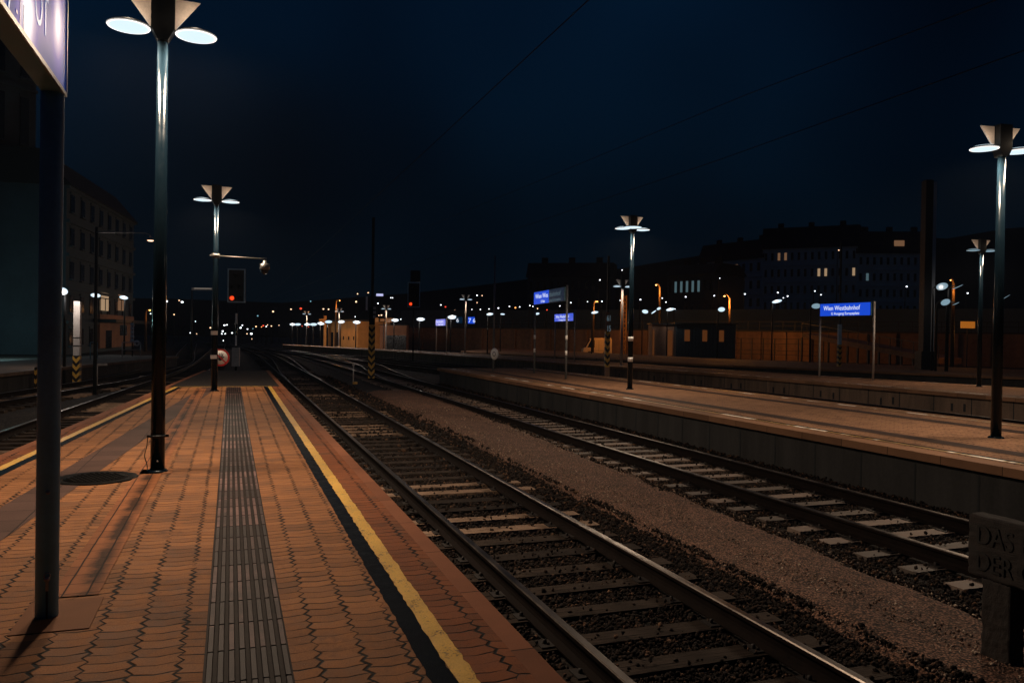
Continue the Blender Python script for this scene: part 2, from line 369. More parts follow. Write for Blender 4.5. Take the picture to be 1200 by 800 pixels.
# ------------------------------------------------------------------ world
w = bpy.data.worlds.new('World'); sc.world = w; w.use_nodes = True
nt = w.node_tree; bg = nt.nodes['Background']
tc = nt.nodes.new('ShaderNodeTexCoord'); sp = nt.nodes.new('ShaderNodeSeparateXYZ'); nt.links.new(tc.outputs['Generated'], sp.inputs[0])
rp = nt.nodes.new('ShaderNodeValToRGB'); nt.links.new(sp.outputs[2], rp.inputs[0])
e = rp.color_ramp.elements; e[0].position = 0.; e[0].color = (.0005, .0028, .0054, 1); e[1].position = .5; e[1].color = (.0006, .0050, .0150, 1)
e2 = e.new(.16); e2.color = (.0004, .0029, .0066, 1)
nz = nt.nodes.new('ShaderNodeTexNoise'); nz.inputs['Scale'].default_value = 2.1; nz.inputs['Detail'].default_value = 2; nt.links.new(tc.outputs['Generated'], nz.inputs['Vector'])
mrr = nt.nodes.new('ShaderNodeMapRange'); nt.links.new(nz.outputs[0], mrr.inputs[0])
for i, q in enumerate((.3, .7, .45, 2.0)): mrr.inputs[1+i].default_value = q
vm = nt.nodes.new('ShaderNodeVectorMath'); vm.operation = 'SCALE'; nt.links.new(rp.outputs[0], vm.inputs[0]); nt.links.new(mrr.outputs[0], vm.inputs['Scale'])
nt.links.new(vm.outputs[0], bg.inputs['Color']); bg.inputs['Strength'].default_value = 1.0
sc.view_settings.view_transform = 'Standard'; sc.view_settings.look = 'None'; sc.view_settings.exposure = 0; sc.view_settings.gamma = 1

# ------------------------------------------------------------------ ground
b = MB(); b.add([(-900, -300, -.80), (900, -300, -.80), (900, 1500, -.80), (-900, 1500, -.80)], [(0, 1, 2, 3)])
tag(b.build('ground', M['ground']), 'dark yard ground spreading to the horizon', 'ground', kind='structure')
b = MB(); b.add([(1.56, -4, -.775), (10.0, -4, -.775), (9.6, 70, -.775), (1.5, 70, -.775)], [(0, 1, 2, 3)])
tag(b.build('ballast_bed', M['bed']), 'dark ballast bed under the two tracks between the nearest platforms', 'ballast bed', kind='structure')

# brown gravel path between the two near tracks
def nfun(x, y): return math.sin(x*3.1+y*.7)*.35+math.sin(x*7.3-y*2.9+1.3)*.3+math.sin(y*5.7+x*1.9)*.2+math.sin(y*1.1+2)*.5
ys = np.arange(1.5, 33.01, .1); nx = 22; vs = []; fs = []
for j, y in enumerate(ys):
    k = (y-5)/25
    xl = 4.80+.45*k+.06*nfun(1, y*1.7)+.05*nfun(3, y*4.1); xr = 6.30+1.35*k+.06*nfun(5, y*1.4)+.05*nfun(8, y*3.7)
    for i in range(nx):
        t_ = i/(nx-1); x = xl+(xr-xl)*t_; ed = min(1, min(t_, 1-t_)*6.5)
        vs.append((x, y, -.79+.11*ed**.7+.010*nfun(x*2, y*2)*ed+random.uniform(-.004, .004)))
for j in range(len(ys)-1):
    for i in range(nx-1): fs.append((j*nx+i, j*nx+i+1, (j+1)*nx+i+1, (j+1)*nx+i))
b = MB(); b.add(vs, fs, 0, True)
tag(b.build('path', M['path']), 'strip of fine brown gravel between the two nearest tracks', 'path', kind='structure')
def path_x(y): k = (y-5)/25; return 4.86+.45*k, 6.24+1.35*k

# ------------------------------------------------------------------ loose stones (real little meshes, one object)
phi = (1+5**.5)/2
ICO = np.array([(-1, phi, 0), (1, phi, 0), (-1, -phi, 0), (1, -phi, 0), (0, -1, phi), (0, 1, phi), (0, -1, -phi), (0, 1, -phi), (phi, 0, -1), (phi, 0, 1), (-phi, 0, -1), (-phi, 0, 1)])/1.9
ICF = np.array([(0, 11, 5), (0, 5, 1), (0, 1, 7), (0, 7, 10), (0, 10, 11), (1, 5, 9), (5, 11, 4), (11, 10, 2), (10, 7, 6), (7, 1, 8), (3, 9, 4), (3, 4, 2), (3, 2, 6), (3, 6, 8), (3, 8, 9), (4, 9, 5), (2, 4, 11), (6, 2, 10), (8, 6, 7), (9, 8, 1)])
def stones(name, label, mat, ctr, size):
    n = len(ctr)
    v = ICO[None]*rng.uniform(.55, 1.25, (n, 12, 1))*rng.uniform(.5, 1.25, (n, 1, 3))
    a = rng.uniform(0, 2*PI, n); bb = rng.uniform(-.7, .7, n)
    ca, sa, cb, sb = np.cos(a), np.sin(a), np.cos(bb), np.sin(bb)
    x = v[..., 0]*ca[:, None]-v[..., 1]*sa[:, None]; y = v[..., 0]*sa[:, None]+v[..., 1]*ca[:, None]; z = v[..., 2]
    y2 = y*cb[:, None]-z*sb[:, None]; z2 = y*sb[:, None]+z*cb[:, None]
    v = np.stack([x, y2, z2], -1)*size[:, None, None]+ctr[:, None]
    f = (ICF[None]+(np.arange(n)*12)[:, None, None]).reshape(-1, 3)
    me = bpy.data.meshes.new(name); me.vertices.add(n*12); me.vertices.foreach_set('co', v.astype(np.float32).ravel())
    me.loops.add(len(f)*3); me.loops.foreach_set('vertex_index', f.astype(np.int32).ravel())
    me.polygons.add(len(f)); me.polygons.foreach_set('loop_start', np.arange(0, len(f)*3, 3, dtype=np.int32))
    me.materials.append(mat); me.update(calc_edges=True); me.validate()
    o = bpy.data.objects.new(name, me); COL.objects.link(o); return tag(o, label, 'gravel', kind='stuff')
T1X = 3.225
def T2X(y): return 8.10-.0086*y
def scatter(y0, y1, x0, x1, dens):
    n = int((y1-y0)*(x1-x0)*dens); return np.stack([rng.uniform(x0, x1, n), rng.uniform(y0, y1, n)], 1)
S1 = 2.19  # first sleeper, spacing .6
def ballast(zone):
    c, s = [], []
    for (y0, y1, x0, x1, dn, r) in zone:
        q = scatter(y0, y1, x0, x1, dn); c.append(q); s.append(np.full(len(q), r)*rng.uniform(.55, 1.35, len(q)))
    return np.concatenate(c), np.concatenate(s)
q, s = ballast([(2.6, 9, 1.62, 5.0, 1500, .019), (9, 16, 1.62, 5.05, 650, .025), (16, 30, 1.62, 5.2, 160, .040), (30, 45, 1.62, 5.2, 60, .05),
                (4.5, 13, 6.2, 9.9, 650, .022), (13, 24, 6.5, 9.9, 200, .035), (24, 38, 7.2, 9.8, 70, .05)])
x, y = q[:, 0], q[:, 1]
k = (y-5)/25; jt_ = rng.normal(0, .075, len(x))+.05*np.sin(y*7.1)+.05*np.sin(y*2.3+1)
onpath = (x+jt_ > 4.95+.45*k+.1*np.sin(y*3.3)) & (x+jt_ < 6.16+1.35*k+.1*np.sin(y*2.7))
ph1 = np.abs(((y-S1)/.6+.5) % 1-.5)*.6; slp1 = (ph1 < .125) & (np.abs(x-T1X) < 1.3)
ph2 = np.abs(((y-S1-.2)/.6+.5) % 1-.5)*.6; slp2 = (ph2 < .13) & (np.abs(x-(8.10-.0086*y)) < 1.3)
rail = (np.abs(np.abs(x-T1X)-.752) < .10) | (np.abs(np.abs(x-(8.10-.0086*y))-.752) < .10)
keep = ~onpath & ~rail & (~(slp1 | slp2) | (rng.random(len(x)) < .04))
inp = (x > 4.86+.45*k) & (x < 6.24+1.35*k)
z = -.772+rng.uniform(0, .038, len(x))+np.where(inp, .06, 0)+np.where(slp1 | slp2, .045, 0)
stones('ballast', 'loose dark ballast stones between the sleepers of the two nearest tracks', M['stone'], np.stack([x, y, z], 1)[keep], s[keep])
n = 9000; y = 2.5+24*rng.random(n)**1.6; k = (y-5)/25; xl = 4.82+.45*k; xr = 6.28+1.35*k; x = xl+(xr-xl)*rng.random(n)
stones('gravel', 'small pale pebbles scattered over the brown gravel path', M['pebble'], np.stack([x, y, -.682+.012*np.sin(x*6)], 1), rng.uniform(.004, .016, n)**1.0)

# ------------------------------------------------------------------ platforms
def jag(pts, amp, step=.05):
    out = []
    for a, c in zip(pts[:-1], pts[1:]):
        a, c = Vector(a), Vector(c); n = max(1, int((c-a).length/step))
        for i in range(n):
            q = a.lerp(c, i/n); out.append((q.x+random.gauss(0, amp), q.y, q.z))
    return out+[tuple(pts[-1])]
def stripe(name, x0, y0, x1, y1, wd, mat, parent, z, amp=.004, step=.06):
    """painted or laid strip from (x0,y0) to (x1,y1); x is its left edge"""
    n = max(2, int(abs(y1-y0)/step)); a, c = [], []
    for i in range(n+1):
        t_ = i/n; x = x0+(x1-x0)*t_; y = y0+(y1-y0)*t_
        a.append((x+random.gauss(0, amp), y, z)); c.append((x+wd+random.gauss(0, amp), y, z))
    b = MB(); b.sheet(a, c); return b.build(name, mat, parent)
EL = lambda y: -3.752+.0748*y          # left edge of the first platform
p1 = structure('platform', 'brown brick paved platform in the foreground with yellow edge lines', 'platform')
YE = 25.45; Y0 = -6.
b = MB(); b.add([(EL(Y0)+.13, Y0, 0), (1.43, Y0, 0), (1.43, YE, 0), (EL(YE)+.13, YE, 0)], [(0, 1, 2, 3)]); b.build('paving', M['paver'], p1)
b = MB(); b.add([(1.13, Y0, .0025), (1.43, Y0, .0025), (1.43, YE, .0025), (1.16, YE, .0025)], [(0, 1, 2, 3)]); b.add([(EL(Y0)+.13, Y0, .0025), (EL(Y0)+.36, Y0, .0025), (EL(YE)+.32, YE, .0025), (EL(YE)+.13, YE, .0025)], [(0, 1, 2, 3)]); b.build('edge_paving', M['paver_edge'], p1)
b = MB(); b.add([(EL(YE)+.13, YE, -.002), (1.43, YE, -.002), (1.43, 36, -.002), (EL(36)+.13, 36, -.002)], [(0, 1, 2, 3)])
b.add([(EL(36)+.13, 36, -.002), (1.43, 36, -.002), (.95, 47, -.62), (-.45, 47, -.62)], [(0, 1, 2, 3)]); b.build('ramp', M['ramp_unlit'], p1)
for x0, x1, xa, xb in ((1.43, 1.56, 1.43, 1.56), (EL(Y0), EL(Y0)+.13, EL(36), EL(36)+.13)):
    b = MB(); b.add([(x0, Y0, .003), (x1, Y0, .003), (xb, 36, .003), (xa, 36, .003), (x0, Y0, -.14), (x1, Y0, -.14), (xb, 36, -.14), (xa, 36, -.14)],
                    [(0, 1, 2, 3), (4, 7, 6, 5), (0, 4, 5, 1), (1, 5, 6, 2), (2, 6, 7, 3), (3, 7, 4, 0)]); b.build('edge_stone', M['coping'], p1)
b = MB()
for xs_ in ((1.50, 1.50), (EL(Y0)+.06, EL(36)+.06)):
    y = Y0
    while y < 36:
        xa = xs_[0]+(xs_[1]-xs_[0])*(y-Y0)/(36-Y0); b.box((xa, y+.99, -.47), (.10, 1.96, .66)); y += 2.
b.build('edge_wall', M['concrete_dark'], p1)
stripe('yellow_line', 1.045, Y0, 1.075, YE, .107, M['yellow'], p1, .005, .004)
stripe('black_line', .925, Y0, .955, YE, .123, M['black_line'], p1, .003, .004)
stripe('yellow_line', EL(Y0)+.335, Y0, EL(YE)+.29, YE, .107, M['yellow'], p1, .005, .004)
stripe('black_line', EL(Y0)+.442, Y0, EL(YE)+.397, YE, .115, M['black_line'], p1, .003, .004)
b = MB(); b.add([(EL(YE)+.29, YE-.05, .007), (1.18, YE-.05, .007), (1.18, YE+.05, .007), (EL(YE)+.29, YE+.05, .007)], [(0, 1, 2, 3)]); b.build('yellow_line', M['yellow'], p1)
stripe('grey_band', -2.651-.0748*6, Y0, -2.651+.0748*25.3, 25.3, .42, M['ash'], p1, .004, .001)
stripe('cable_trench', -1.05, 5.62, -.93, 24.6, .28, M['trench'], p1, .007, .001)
# ribbed guide strip
b = MB(); b.add([(-.105, Y0, .004), (.317, Y0, .004), (.300, 25.3, .004), (-.118, 25.3, .004)], [(0, 1, 2, 3)])
y = -.4; i = 0
while y < 25.2:
    for k in range(8):
        x = -.105-.0005*y+.026+k*.0528
        mi = 1
        h = .0075; y1 = y+.398
        b.add([(x-.017, y+.004, .004), (x+.017, y+.004, .004), (x+.017, y1, .004), (x-.017, y1, .004), (x-.012, y+.008, .004+h), (x+.012, y+.008, .004+h), (x+.012, y1-.004, .004+h), (x-.012, y1-.004, .004+h)],
              [(4, 5, 6, 7)], mi).add([(x-.017, y+.004, .004), (x+.017, y+.004, .004), (x+.017, y1, .004), (x-.017, y1, .004), (x-.012, y+.008, .004+h), (x+.012, y+.008, .004+h), (x+.012, y1-.004, .004+h), (x-.012, y1-.004, .004+h)],
              [(0, 1, 5, 4), (1, 2, 6, 5), (2, 3, 7, 6), (3, 0, 4, 7)], 0)
    y += .402; i += 1
t = NT('worn guide ribs'); p = t.pos(); x_, y_, z_ = t.sep(p)[:3]
pl = t.white(t.comb(t.ma('FLOOR', t.ma('DIVIDE', t.ma('ADD', y_, .4), .402)), 1., 0.)); rb = t.white(t.comb(t.ma('FLOOR', t.ma('DIVIDE', t.ma('ADD', x_, .105), .0528)), t.ma('FLOOR', t.ma('DIVIDE', y_, 1.2)), 0.))
f_ = t.ma('ADD', t.ma('MULTIPLY', t.noise(p, 2.2, 4, .6), .6), t.ma('ADD', t.ma('MULTIPLY', pl, .42), t.ma('MULTIPLY', rb, .22)))
t.set(base=t.ramp(t.ma('ADD', f_, t.ma('MULTIPLY', t.noise(p, 120, 2), .15)), [(.5, (.014, .0075, .0065)), (.70, (.036, .019, .017)), (.92, (.15, .082, .072))]), rough=.62, spec=.15); t.bump(t.noise(p, 90, 3), .5, .003)
t2 = NT('guide strip floor'); p = t2.pos(); x_, y_, z_ = t2.sep(p)[:3]
jt = t2.mr(t2.ma('MULTIPLY', t2.ma('SUBTRACT', .5, t2.ma('ABSOLUTE', t2.ma('SUBTRACT', t2.ma('FRACT', t2.ma('DIVIDE', t2.ma('ADD', y_, .4), .402)), .5))), .402), .004, .007)
t2.set(base=t2.mix(jt, (.008, .006, .006), t2.ramp(t2.noise(p, 9, 4, .7), [(.3, (.009, .005, .004)), (.7, (.022, .013, .010))])), rough=.75, spec=.12)
b.build('guide_strip', [t2.m, t.m], p1)
b = MB(); b.box((-.93, 5.28, .003), (.40, .56, .006)); b.build('base_slab', M['slab'], p1)
b = MB(); b.box((-.81, 10.31, .004), (.34, .34, .006)); b.build('base_slab', M['slab'], p1)

def smooth_edge(pts): return [Vector(p) for p in interp(pts, 6)]
def platform(label, near, far, stripes=True, face='concrete', lines=True, top='paver_far'):
    """platform between a near and a far edge polyline (each a list of points at z = 0)"""
    o = structure('platform', label, 'platform')
    n = 40
    def res(pl):
        L = [0.]
        for a, c in zip(pl[:-1], pl[1:]): L.append(L[-1]+(c-a).length)
        out = []
        for i in range(n+1):
            s_ = L[-1]*i/n; j = max(q for q in range(len(L)-1) if L[q] <= s_+1e-9); out.append(pl[j].lerp(pl[j+1], (s_-L[j])/(L[j+1]-L[j])))
        return out
    A, B = res(near), res(far); dz = lambda p, z: Vector((p.x, p.y, z))
    off = lambda t_, z: [dz(a.lerp(c, t_/(c-a).length), z) for a, c in zip(A, B)]
    b = MB(); b.sheet(A[::-1], B[::-1]); b.build('paving', M[top], o)
    b = MB()
    for z0, z1, e0, e1 in ((.004, -.12, -.06, .30),):
        q = [off(e0, z1), off(e0, z0), off(e1, z0)]; b.sheet(q[1], q[0]); b.sheet(q[2], q[1])
        q2 = off(.1, z1); b.sheet(q[0], q2)
    b.build('edge_stone', M['coping_far' if top == 'paver_far' else top], o)
    b = MB(); w0 = off(.07, -.121); w1 = off(.07, -.82); b.sheet(w0, w1)
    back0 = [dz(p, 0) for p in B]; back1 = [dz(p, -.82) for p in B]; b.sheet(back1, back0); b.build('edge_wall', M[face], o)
    # joints between the wall panels
    b = MB(); s_ = 0
    for i in range(n):
        a, c = w0[i], w0[i+1]; L = (c-a).length; k = max(1, round(L/1.3))
        for j in range(k):
            q = a.lerp(c, j/k); d = (c-a).normalized(); nrm = Vector((-d.y, d.x, 0));
            b.box((0, 0, 0), (.035, .008, .69), 0, Matrix.Translation(Vector((q.x, q.y, -.47)))@Matrix.Rotation(math.atan2(d.y, d.x), 4, 'Z'))
            if label.startswith('third') and j == 0:
                for uu in (.3, .9): e_ = q+d*uu*random.uniform(.8, 1.2); b.box((0, 0, 0), (.09, .01, .26), 0, Matrix.Translation(Vector((e_.x, e_.y, -.5+random.uniform(-.04, .04))))@Matrix.Rotation(math.atan2(d.y, d.x), 4, 'Z'))
    b.build('wall_joints', M['black'], o)
    if lines:
        b = MB(); b.sheet(off(.50, .008), off(.40, .008)); b.build('yellow_line', M['yellow_far'], o)
        b = MB(); b.sheet(off(.61, .006), off(.50, .006)); b.build('black_line', M['black_line'], o)
        b = MB(); b.sheet([c+(a-c).normalized()*.5+Vector((0, 0, .008)) for a, c in zip(A, B)], [c+(a-c).normalized()*.4+Vector((0, 0, .008)) for a, c in zip(A, B)]); b.build('yellow_line', M['yellow_far'], o)
    if stripes:
        for t0 in (1.15, 4.0):
            b = MB(); b.sheet(off(t0+.42, .005), off(t0, .005)); b.build('grey_band', M['ash_far'], o)
    return o, A, B
V = Vector
near2 = [V((10.04-.0086*y, y, 0)) for y in (-6, 0, 10, 20, 30, 38.5)]; far2 = [V((15.72-.0086*y-.05*max(0, y-24), y, 0)) for y in (-6, 0, 10, 20, 30, 38.5)]
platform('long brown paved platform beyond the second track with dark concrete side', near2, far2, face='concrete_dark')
near3 = smooth_edge([V((24.2, -6, 0)), V((22.85, 17.77, 0)), V((22.17, 31.05, 0)), V((21.33, 37, 0)), V((20.04, 43.03, 0)), V((18.2, 52.5, 0)), V((16.6, 60.5, 0)), V((14.9, 71.4, 0)), V((11.11, 87, 0)), V((6.26, 106, 0))])
far3 = smooth_edge([V((31.5, -6, 0)), V((29.2, 17.77, 0)), V((27.0, 28.5, 0)), V((25.42, 37.5, 0)), V((24.6, 46, 0)), V((23.2, 55.5, 0)), V((20.9, 66, 0)), V((16.87, 78.69, 0)), V((12.3, 93.9, 0)), V((6.6, 110.4, 0))])
platform('third platform with stained concrete side wall beyond the long brown one', near3, far3, stripes=False, face='concrete')
near4 = smooth_edge([V((46, 16, 0)), V((37.21, 28.97, 0)), V((34.31, 34.2, 0)), V((32.3, 38.9, 0)), V((29.42, 44.5, 0)), V((27.5, 52, 0)), V((26.5, 60, 0)), V((22, 78, 0))])
far4 = smooth_edge([V((60, 20, 0)), V((48.1, 37.46, 0)), V((45, 44, 0)), V((41.99, 50.2, 0)), V((38.67, 57.5, 0)), V((37.4, 67.3, 0)), V((36.4, 76.4, 0)), V((32, 95, 0))])
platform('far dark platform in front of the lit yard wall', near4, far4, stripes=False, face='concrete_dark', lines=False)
near0 = smooth_edge([V((-3.2, 55.5, 0)), V((-4.3, 50.57, 0)), V((-6.78, 38.93, 0)), V((-7.9, 33.17, 0)), V((-10.6, 20, 0)), V((-13.5, 5, 0))])
far0 = smooth_edge([V((-7.5, 57.5, 0)), V((-9, 52, 0)), V((-11.5, 41.5, 0)), V((-12.7, 35.5, 0)), V((-15.5, 22, 0)), V((-18.5, 7, 0))])
platform('dim platform across the track on the left, below the pale wall', near0, far0, stripes=False, face='concrete_dark', lines=False, top='concrete')

# ------------------------------------------------------------------ railway tracks
RP = [(-.075, 0), (.075, 0), (.075, .012), (.018, .032), (.010, .06), (.010, .115), (.036, .134), (.036, .162), (.028, .172), (-.028, .172), (-.036, .162), (-.036, .134), (-.010, .115), (-.010, .06), (-.018, .032), (-.075, .012)]
def sleeper_mb(kind):
    b = MB(); b.box((0, 0, -.075), (2.6, .24, .15), 0, top=.985)
    for sx in (-1, 1):
        b.box((sx*.752, 0, .006), (.34, .16, .012), 1)
        for d in (-.115, .115): b.lathe([(.0, .045), (.016, .043), (.018, .03), (.020, .012)], 6, 1, (sx*.752+d, 0, 0))
    return b
def make_track(label, pts, dist, sl0, spacing=.6, pale=False, n_ind=90, y_end=70):
    o = thing('railway_track', label, 'railway track')
    pts = [V(p) for p in pts]
    def side(off):
        out = []
        for i, p in enumerate(pts):
            d = (pts[min(i+1, len(pts)-1)]-pts[max(i-1, 0)]).normalized(); out.append(p+V((d.y, -d.x, 0))*off)
        return out
    for s in (-.752, .752):
        b = MB(); L = side(s); n = len(RP)
        for i, p in enumerate(L):
            d = (L[min(i+1, len(L)-1)]-L[max(i-1, 0)]).normalized(); r = V((d.y, -d.x, 0))
            b.v += [tuple(p+r*q[0]+V((0, 0, q[1]-.722))) for q in RP]
        for i in range(len(L)-1):
            for k in range(n):
                b.f.append((i*n+k, i*n+(k+1) % n, (i+1)*n+(k+1) % n, (i+1)*n+k)[::-1]); b.m.append(0 if k in (8, 9, 7) else 1); b.s.append(False)
        b.build('rail', [M['rail_top'], M['rail_side']], o)
    # sleepers
    acc = 0; nxt = sl0; cnt = 0; rest = MB(); protos = []
    mats = M['sleeper_pale'] if pale else M['wood']
    pal = [MB() for _ in mats]
    for a, c in zip(pts[:-1], pts[1:]):
        L = (c-a).length
        while nxt < acc+L:
            q = a.lerp(c, (nxt-acc)/L); d = (c-a).normalized(); ang = math.atan2(d.y, d.x)-PI/2
            loc = V((q.x+random.gauss(0, .018), q.y+random.gauss(0, .012), -.724+random.gauss(0, .004))); rz = ang+random.gauss(0, .008)
            if q.y < y_end:
                if q.y > 2 and cnt < n_ind:
                    w_ = random.choices(range(len(mats)), [.48, .27, .25] if not pale else [.6, .4])[0]
                    if len(protos) < len(mats):
                        for mm in mats: protos.append(sleeper_mb(0).build('sleeper', [mm, M['plate']], o, bevel=0)); 
                        for pr_ in protos: pr_.location = (0, 0, -5)
                        used = set()
                    if w_ not in used: s = protos[w_]; used.add(w_)
                    else: s = protos[w_].copy(); COL.objects.link(s); s.parent = o
                    s.location = loc; s.rotation_euler = (0, 0, rz); s.scale = (random.uniform(.97, 1.02), random.uniform(.9, 1.08), 1); cnt += 1
                elif q.y > 2:
                    M4 = Matrix.Translation(loc)@Matrix.Rotation(rz, 4, 'Z'); rest.box((0, 0, -.075), (2.6, .24, .15), 0, M4)
            nxt += spacing
        acc += L
    for pr_ in protos:
        if pr_.location.z < -4: bpy.data.objects.remove(pr_)
    if rest.v:
        r_ = rest.build('sleepers', mats[0], o); r_['kind'] = 'stuff'
    return o
straight = lambda x, y0, y1, k=0: [V((x+k*y, y, 0)) for y in np.linspace(y0, y1, 12)]
make_track('railway track with dark wooden sleepers right beside the brick platform', straight(T1X, -5, 62)+[V((T1X-.0004*(y-62)**2, y, 0)) for y in range(70, 190, 8)], 0, S1+5, n_ind=95)
make_track('railway track with pale sleepers along the foot of the long brown platform', [V((T2X(y), y, 0)) for y in np.linspace(-5, 45, 10)]+[V((7.7-.0006*(y-45)**2, y, 0)) for y in range(50, 170, 8)], 0, S1+.2+5, pale=True, n_ind=80)
make_track('railway track in shadow along the left edge of the brick platform', interp([V((-5.5, -4, 0)), V((-4.0, 18, 0)), V((-3.0, 32, 0)), V((-2.05, 46, 0)), V((-1.6, 60, 0)), V((-1.5, 90, 0)), V((-1.6, 150, 0))], 5), 0, .3, n_ind=70)
make_track('railway track at the foot of the dim platform on the left', interp([V((-11.5, 6, 0)), V((-8.8, 20, 0)), V((-6.1, 33.5, 0)), V((-5.0, 39, 0)), V((-3.9, 50, 0)), V((-3.3, 62, 0)), V((-4.3, 90, 0)), V((-6, 140, 0))], 5), 0, .3, n_ind=60)
t3 = [V((17.5, -5, 0)), V((17.3, 12, 0)), V((17.0, 24, 0)), V((15.6, 36, 0)), V((13.4, 48, 0)), V((11.2, 62, 0)), V((8.4, 82, 0)), V((4.6, 110, 0)), V((0, 150, 0))]
make_track('railway track behind the long brown platform, curving left into the yard', interp(t3, 5), 0, .3, n_ind=40)
t4 = [V((20.9, 12, 0)), V((20.4, 30, 0)), V((19.5, 37, 0)), V((18.2, 43, 0)), V((16.4, 52, 0)), V((14.7, 60.5, 0)), V((12.8, 71.4, 0)), V((9.0, 87, 0)), V((4.2, 106, 0)), V((-3, 140, 0))]
make_track('railway track along the foot of the third platform', interp(t4, 5), 0, .3, n_ind=40)
make_track('railway track crossing the yard from the second track towards the third platform', interp([V((7.8, 30, 0)), V((7.85, 38, 0)), V((8.5, 48, 0)), V((9.3, 58, 0)), V((9.2, 72, 0)), V((6.9, 90, 0)), V((2.6, 118, 0)), V((-3.5, 150, 0))], 6), 0, .3, n_ind=30)
make_track('railway track between the crossing track and the near one in the yard', interp([V((3.225, 34, 0)), V((3.35, 46, 0)), V((3.7, 58, 0)), V((3.9, 72, 0)), V((3.2, 92, 0)), V((.9, 118, 0)), V((-2.5, 150, 0))], 6), 0, .3, n_ind=30)

# ------------------------------------------------------------------ platform lamps
LW = (1., .76, .54)
def platform_lamp(label, loc, rz=0., h=5.18, r=.078, power=420, disc='disc', mast='pole', bolt=False, wire=False, three=False):
    o = thing('platform_lamp', label, 'platform lamp', loc, rz, 'platform lamps')
    b = MB(); b.tube([(0, 0, 0), (0, 0, 2.2), (0, 0, h-.02)], [r, r*.93, r*.72], 20); b.build('pole', M[mast], o)
    b = MB(); b.lathe([(0, .03), (r*1.25, .03), (r*1.45, .015), (r*1.5, 0)], 20); b.build('base_collar', M[mast], o)
    b = MB(); b.prism([(-.055, h-.12), (.055, h-.12), (.128, h+.02), (.128, h+.44), (-.128, h+.44), (-.128, h+.02)], -.10, .10); b.build('hub', M['black'], o)
    for s in (-1, 1):
        b = MB(); pl = [(s*.131, h+.05), (s*.131, h+.42), (s*.41, h+.42)]; b.prism(pl if s > 0 else pl[::-1], .03, .062)
        b.build('wing', M['wing'], o)
        b = MB(); b.bar((s*.08, 0, h+.02), (s*.30, 0, h+.035), .05, .02, 0); b.lathe([(0, h+.036), (.22, h+.030), (.236, h+.012), (.234, h+.0)], 32, 0, (s*.365, 0, 0))
        d = b.build('lamp_shade', M['black'], o)
        b = MB(); b.lathe([(.212, h-.004), (.12, h-.020), (0, h-.026)], 32, 0, (s*.365, 0, 0)); b.lathe([(.236, h+.008), (.230, h-.002), (.212, h-.004)], 32, 1, (s*.365, 0, 0)); b.build('diffuser', [M[disc], M['disc_rim' if disc == 'disc' else disc]], d)
        b = MB(); b.lathe([(.19, h+.041), (.10, h+.060), (0, h+.066)], 24, 0, (s*.365, 0, 0)); b.build('upper_diffuser', M[disc], d)
        if power: lamp('up_light', 'POINT', (s*.36, -.15, h+.17), power*.0032, LW, .04, o)
        if power: lamp('lamp_light', 'SPOT', (s*.40, 0, h-.09), power, LW, .14, o)
    if three:
        b = MB(); b.lathe([(0, h+.036), (.27, h+.030), (.292, h+.012), (.288, h+.0)], 32, 0, (-.30, -.55, -.02)); b.bar((-.05, -.1, h), (-.2, -.4, h+.005), .05, .02)
        d = b.build('lamp_shade', M['black'], o); b = MB(); b.lathe([(.284, h+.006), (.26, h-.008), (.15, h-.018), (0, h-.022)], 32, 0, (-.30, -.55, -.02)); b.build('diffuser', M[disc], d)
    if bolt:
        b = MB(); b.lathe([(.012, -.006), (.012, .0), (.009, .008), (0, .010)], 10, 0, (0, 0, 0), 'Y'); b.v = [(x, -r*1.0-y, z+.135) for x, y, z in b.v]; b.build('bolt', M['steel'], o)
        b = MB(); b.lathe([(r*1.0, .41), (r*1.06, .41), (r*1.06, .44), (r*1.0, .44)], 20); b.box((r*1.25, 0, .425), (.04, .02, .03)); b.box((-r*1.25, 0, .425), (.04, .02, .03)); b.build('clamp_ring', M['black'], o)
        b = MB(); b.tube(interp([(-r*1.35, 0, .42), (-r*1.5, -.01, .3), (-r*1.75, -.01, .2), (-r*1.45, 0, .1), (-r*1.3, 0, .01)], 4), .005, 6); b.build('cable', M['black'], o)
    return o
L1 = G(184.5, 552.5); L2 = G(251, 458); LR = G(1167, 513); LC = G(738, 456); L3 = G(1147, 453)
def lh(px, py, base): # height of a lamp head seen at a pixel above a known foot
    return P(px, py, dep(base)).z
platform_lamp('tall twin disc lamp on the brick platform beside the manhole, nearest of all', L1, .06, lh(187, 39, L1), .080, 780, bolt=True)
lamp2 = platform_lamp('twin disc lamp with a camera arm at the far end of the brick platform', L2, .06, lh(254.5, 236, L2), .085, 600)
platform_lamp('twin disc lamp on the long brown platform at the right border of the photo', LR, -.12, lh(1175, 177, LR), .088, 540)
platform_lamp('twin disc lamp with white bands on the long brown platform, mid frame', LC, .02, lh(739.5, 269, LC), .085, 480, three=True)
platform_lamp('twin disc lamp on the third platform half behind the lamp at the right border', L3, -.15, lh(1149, 294, L3), .085, 330, disc='disc_dim')
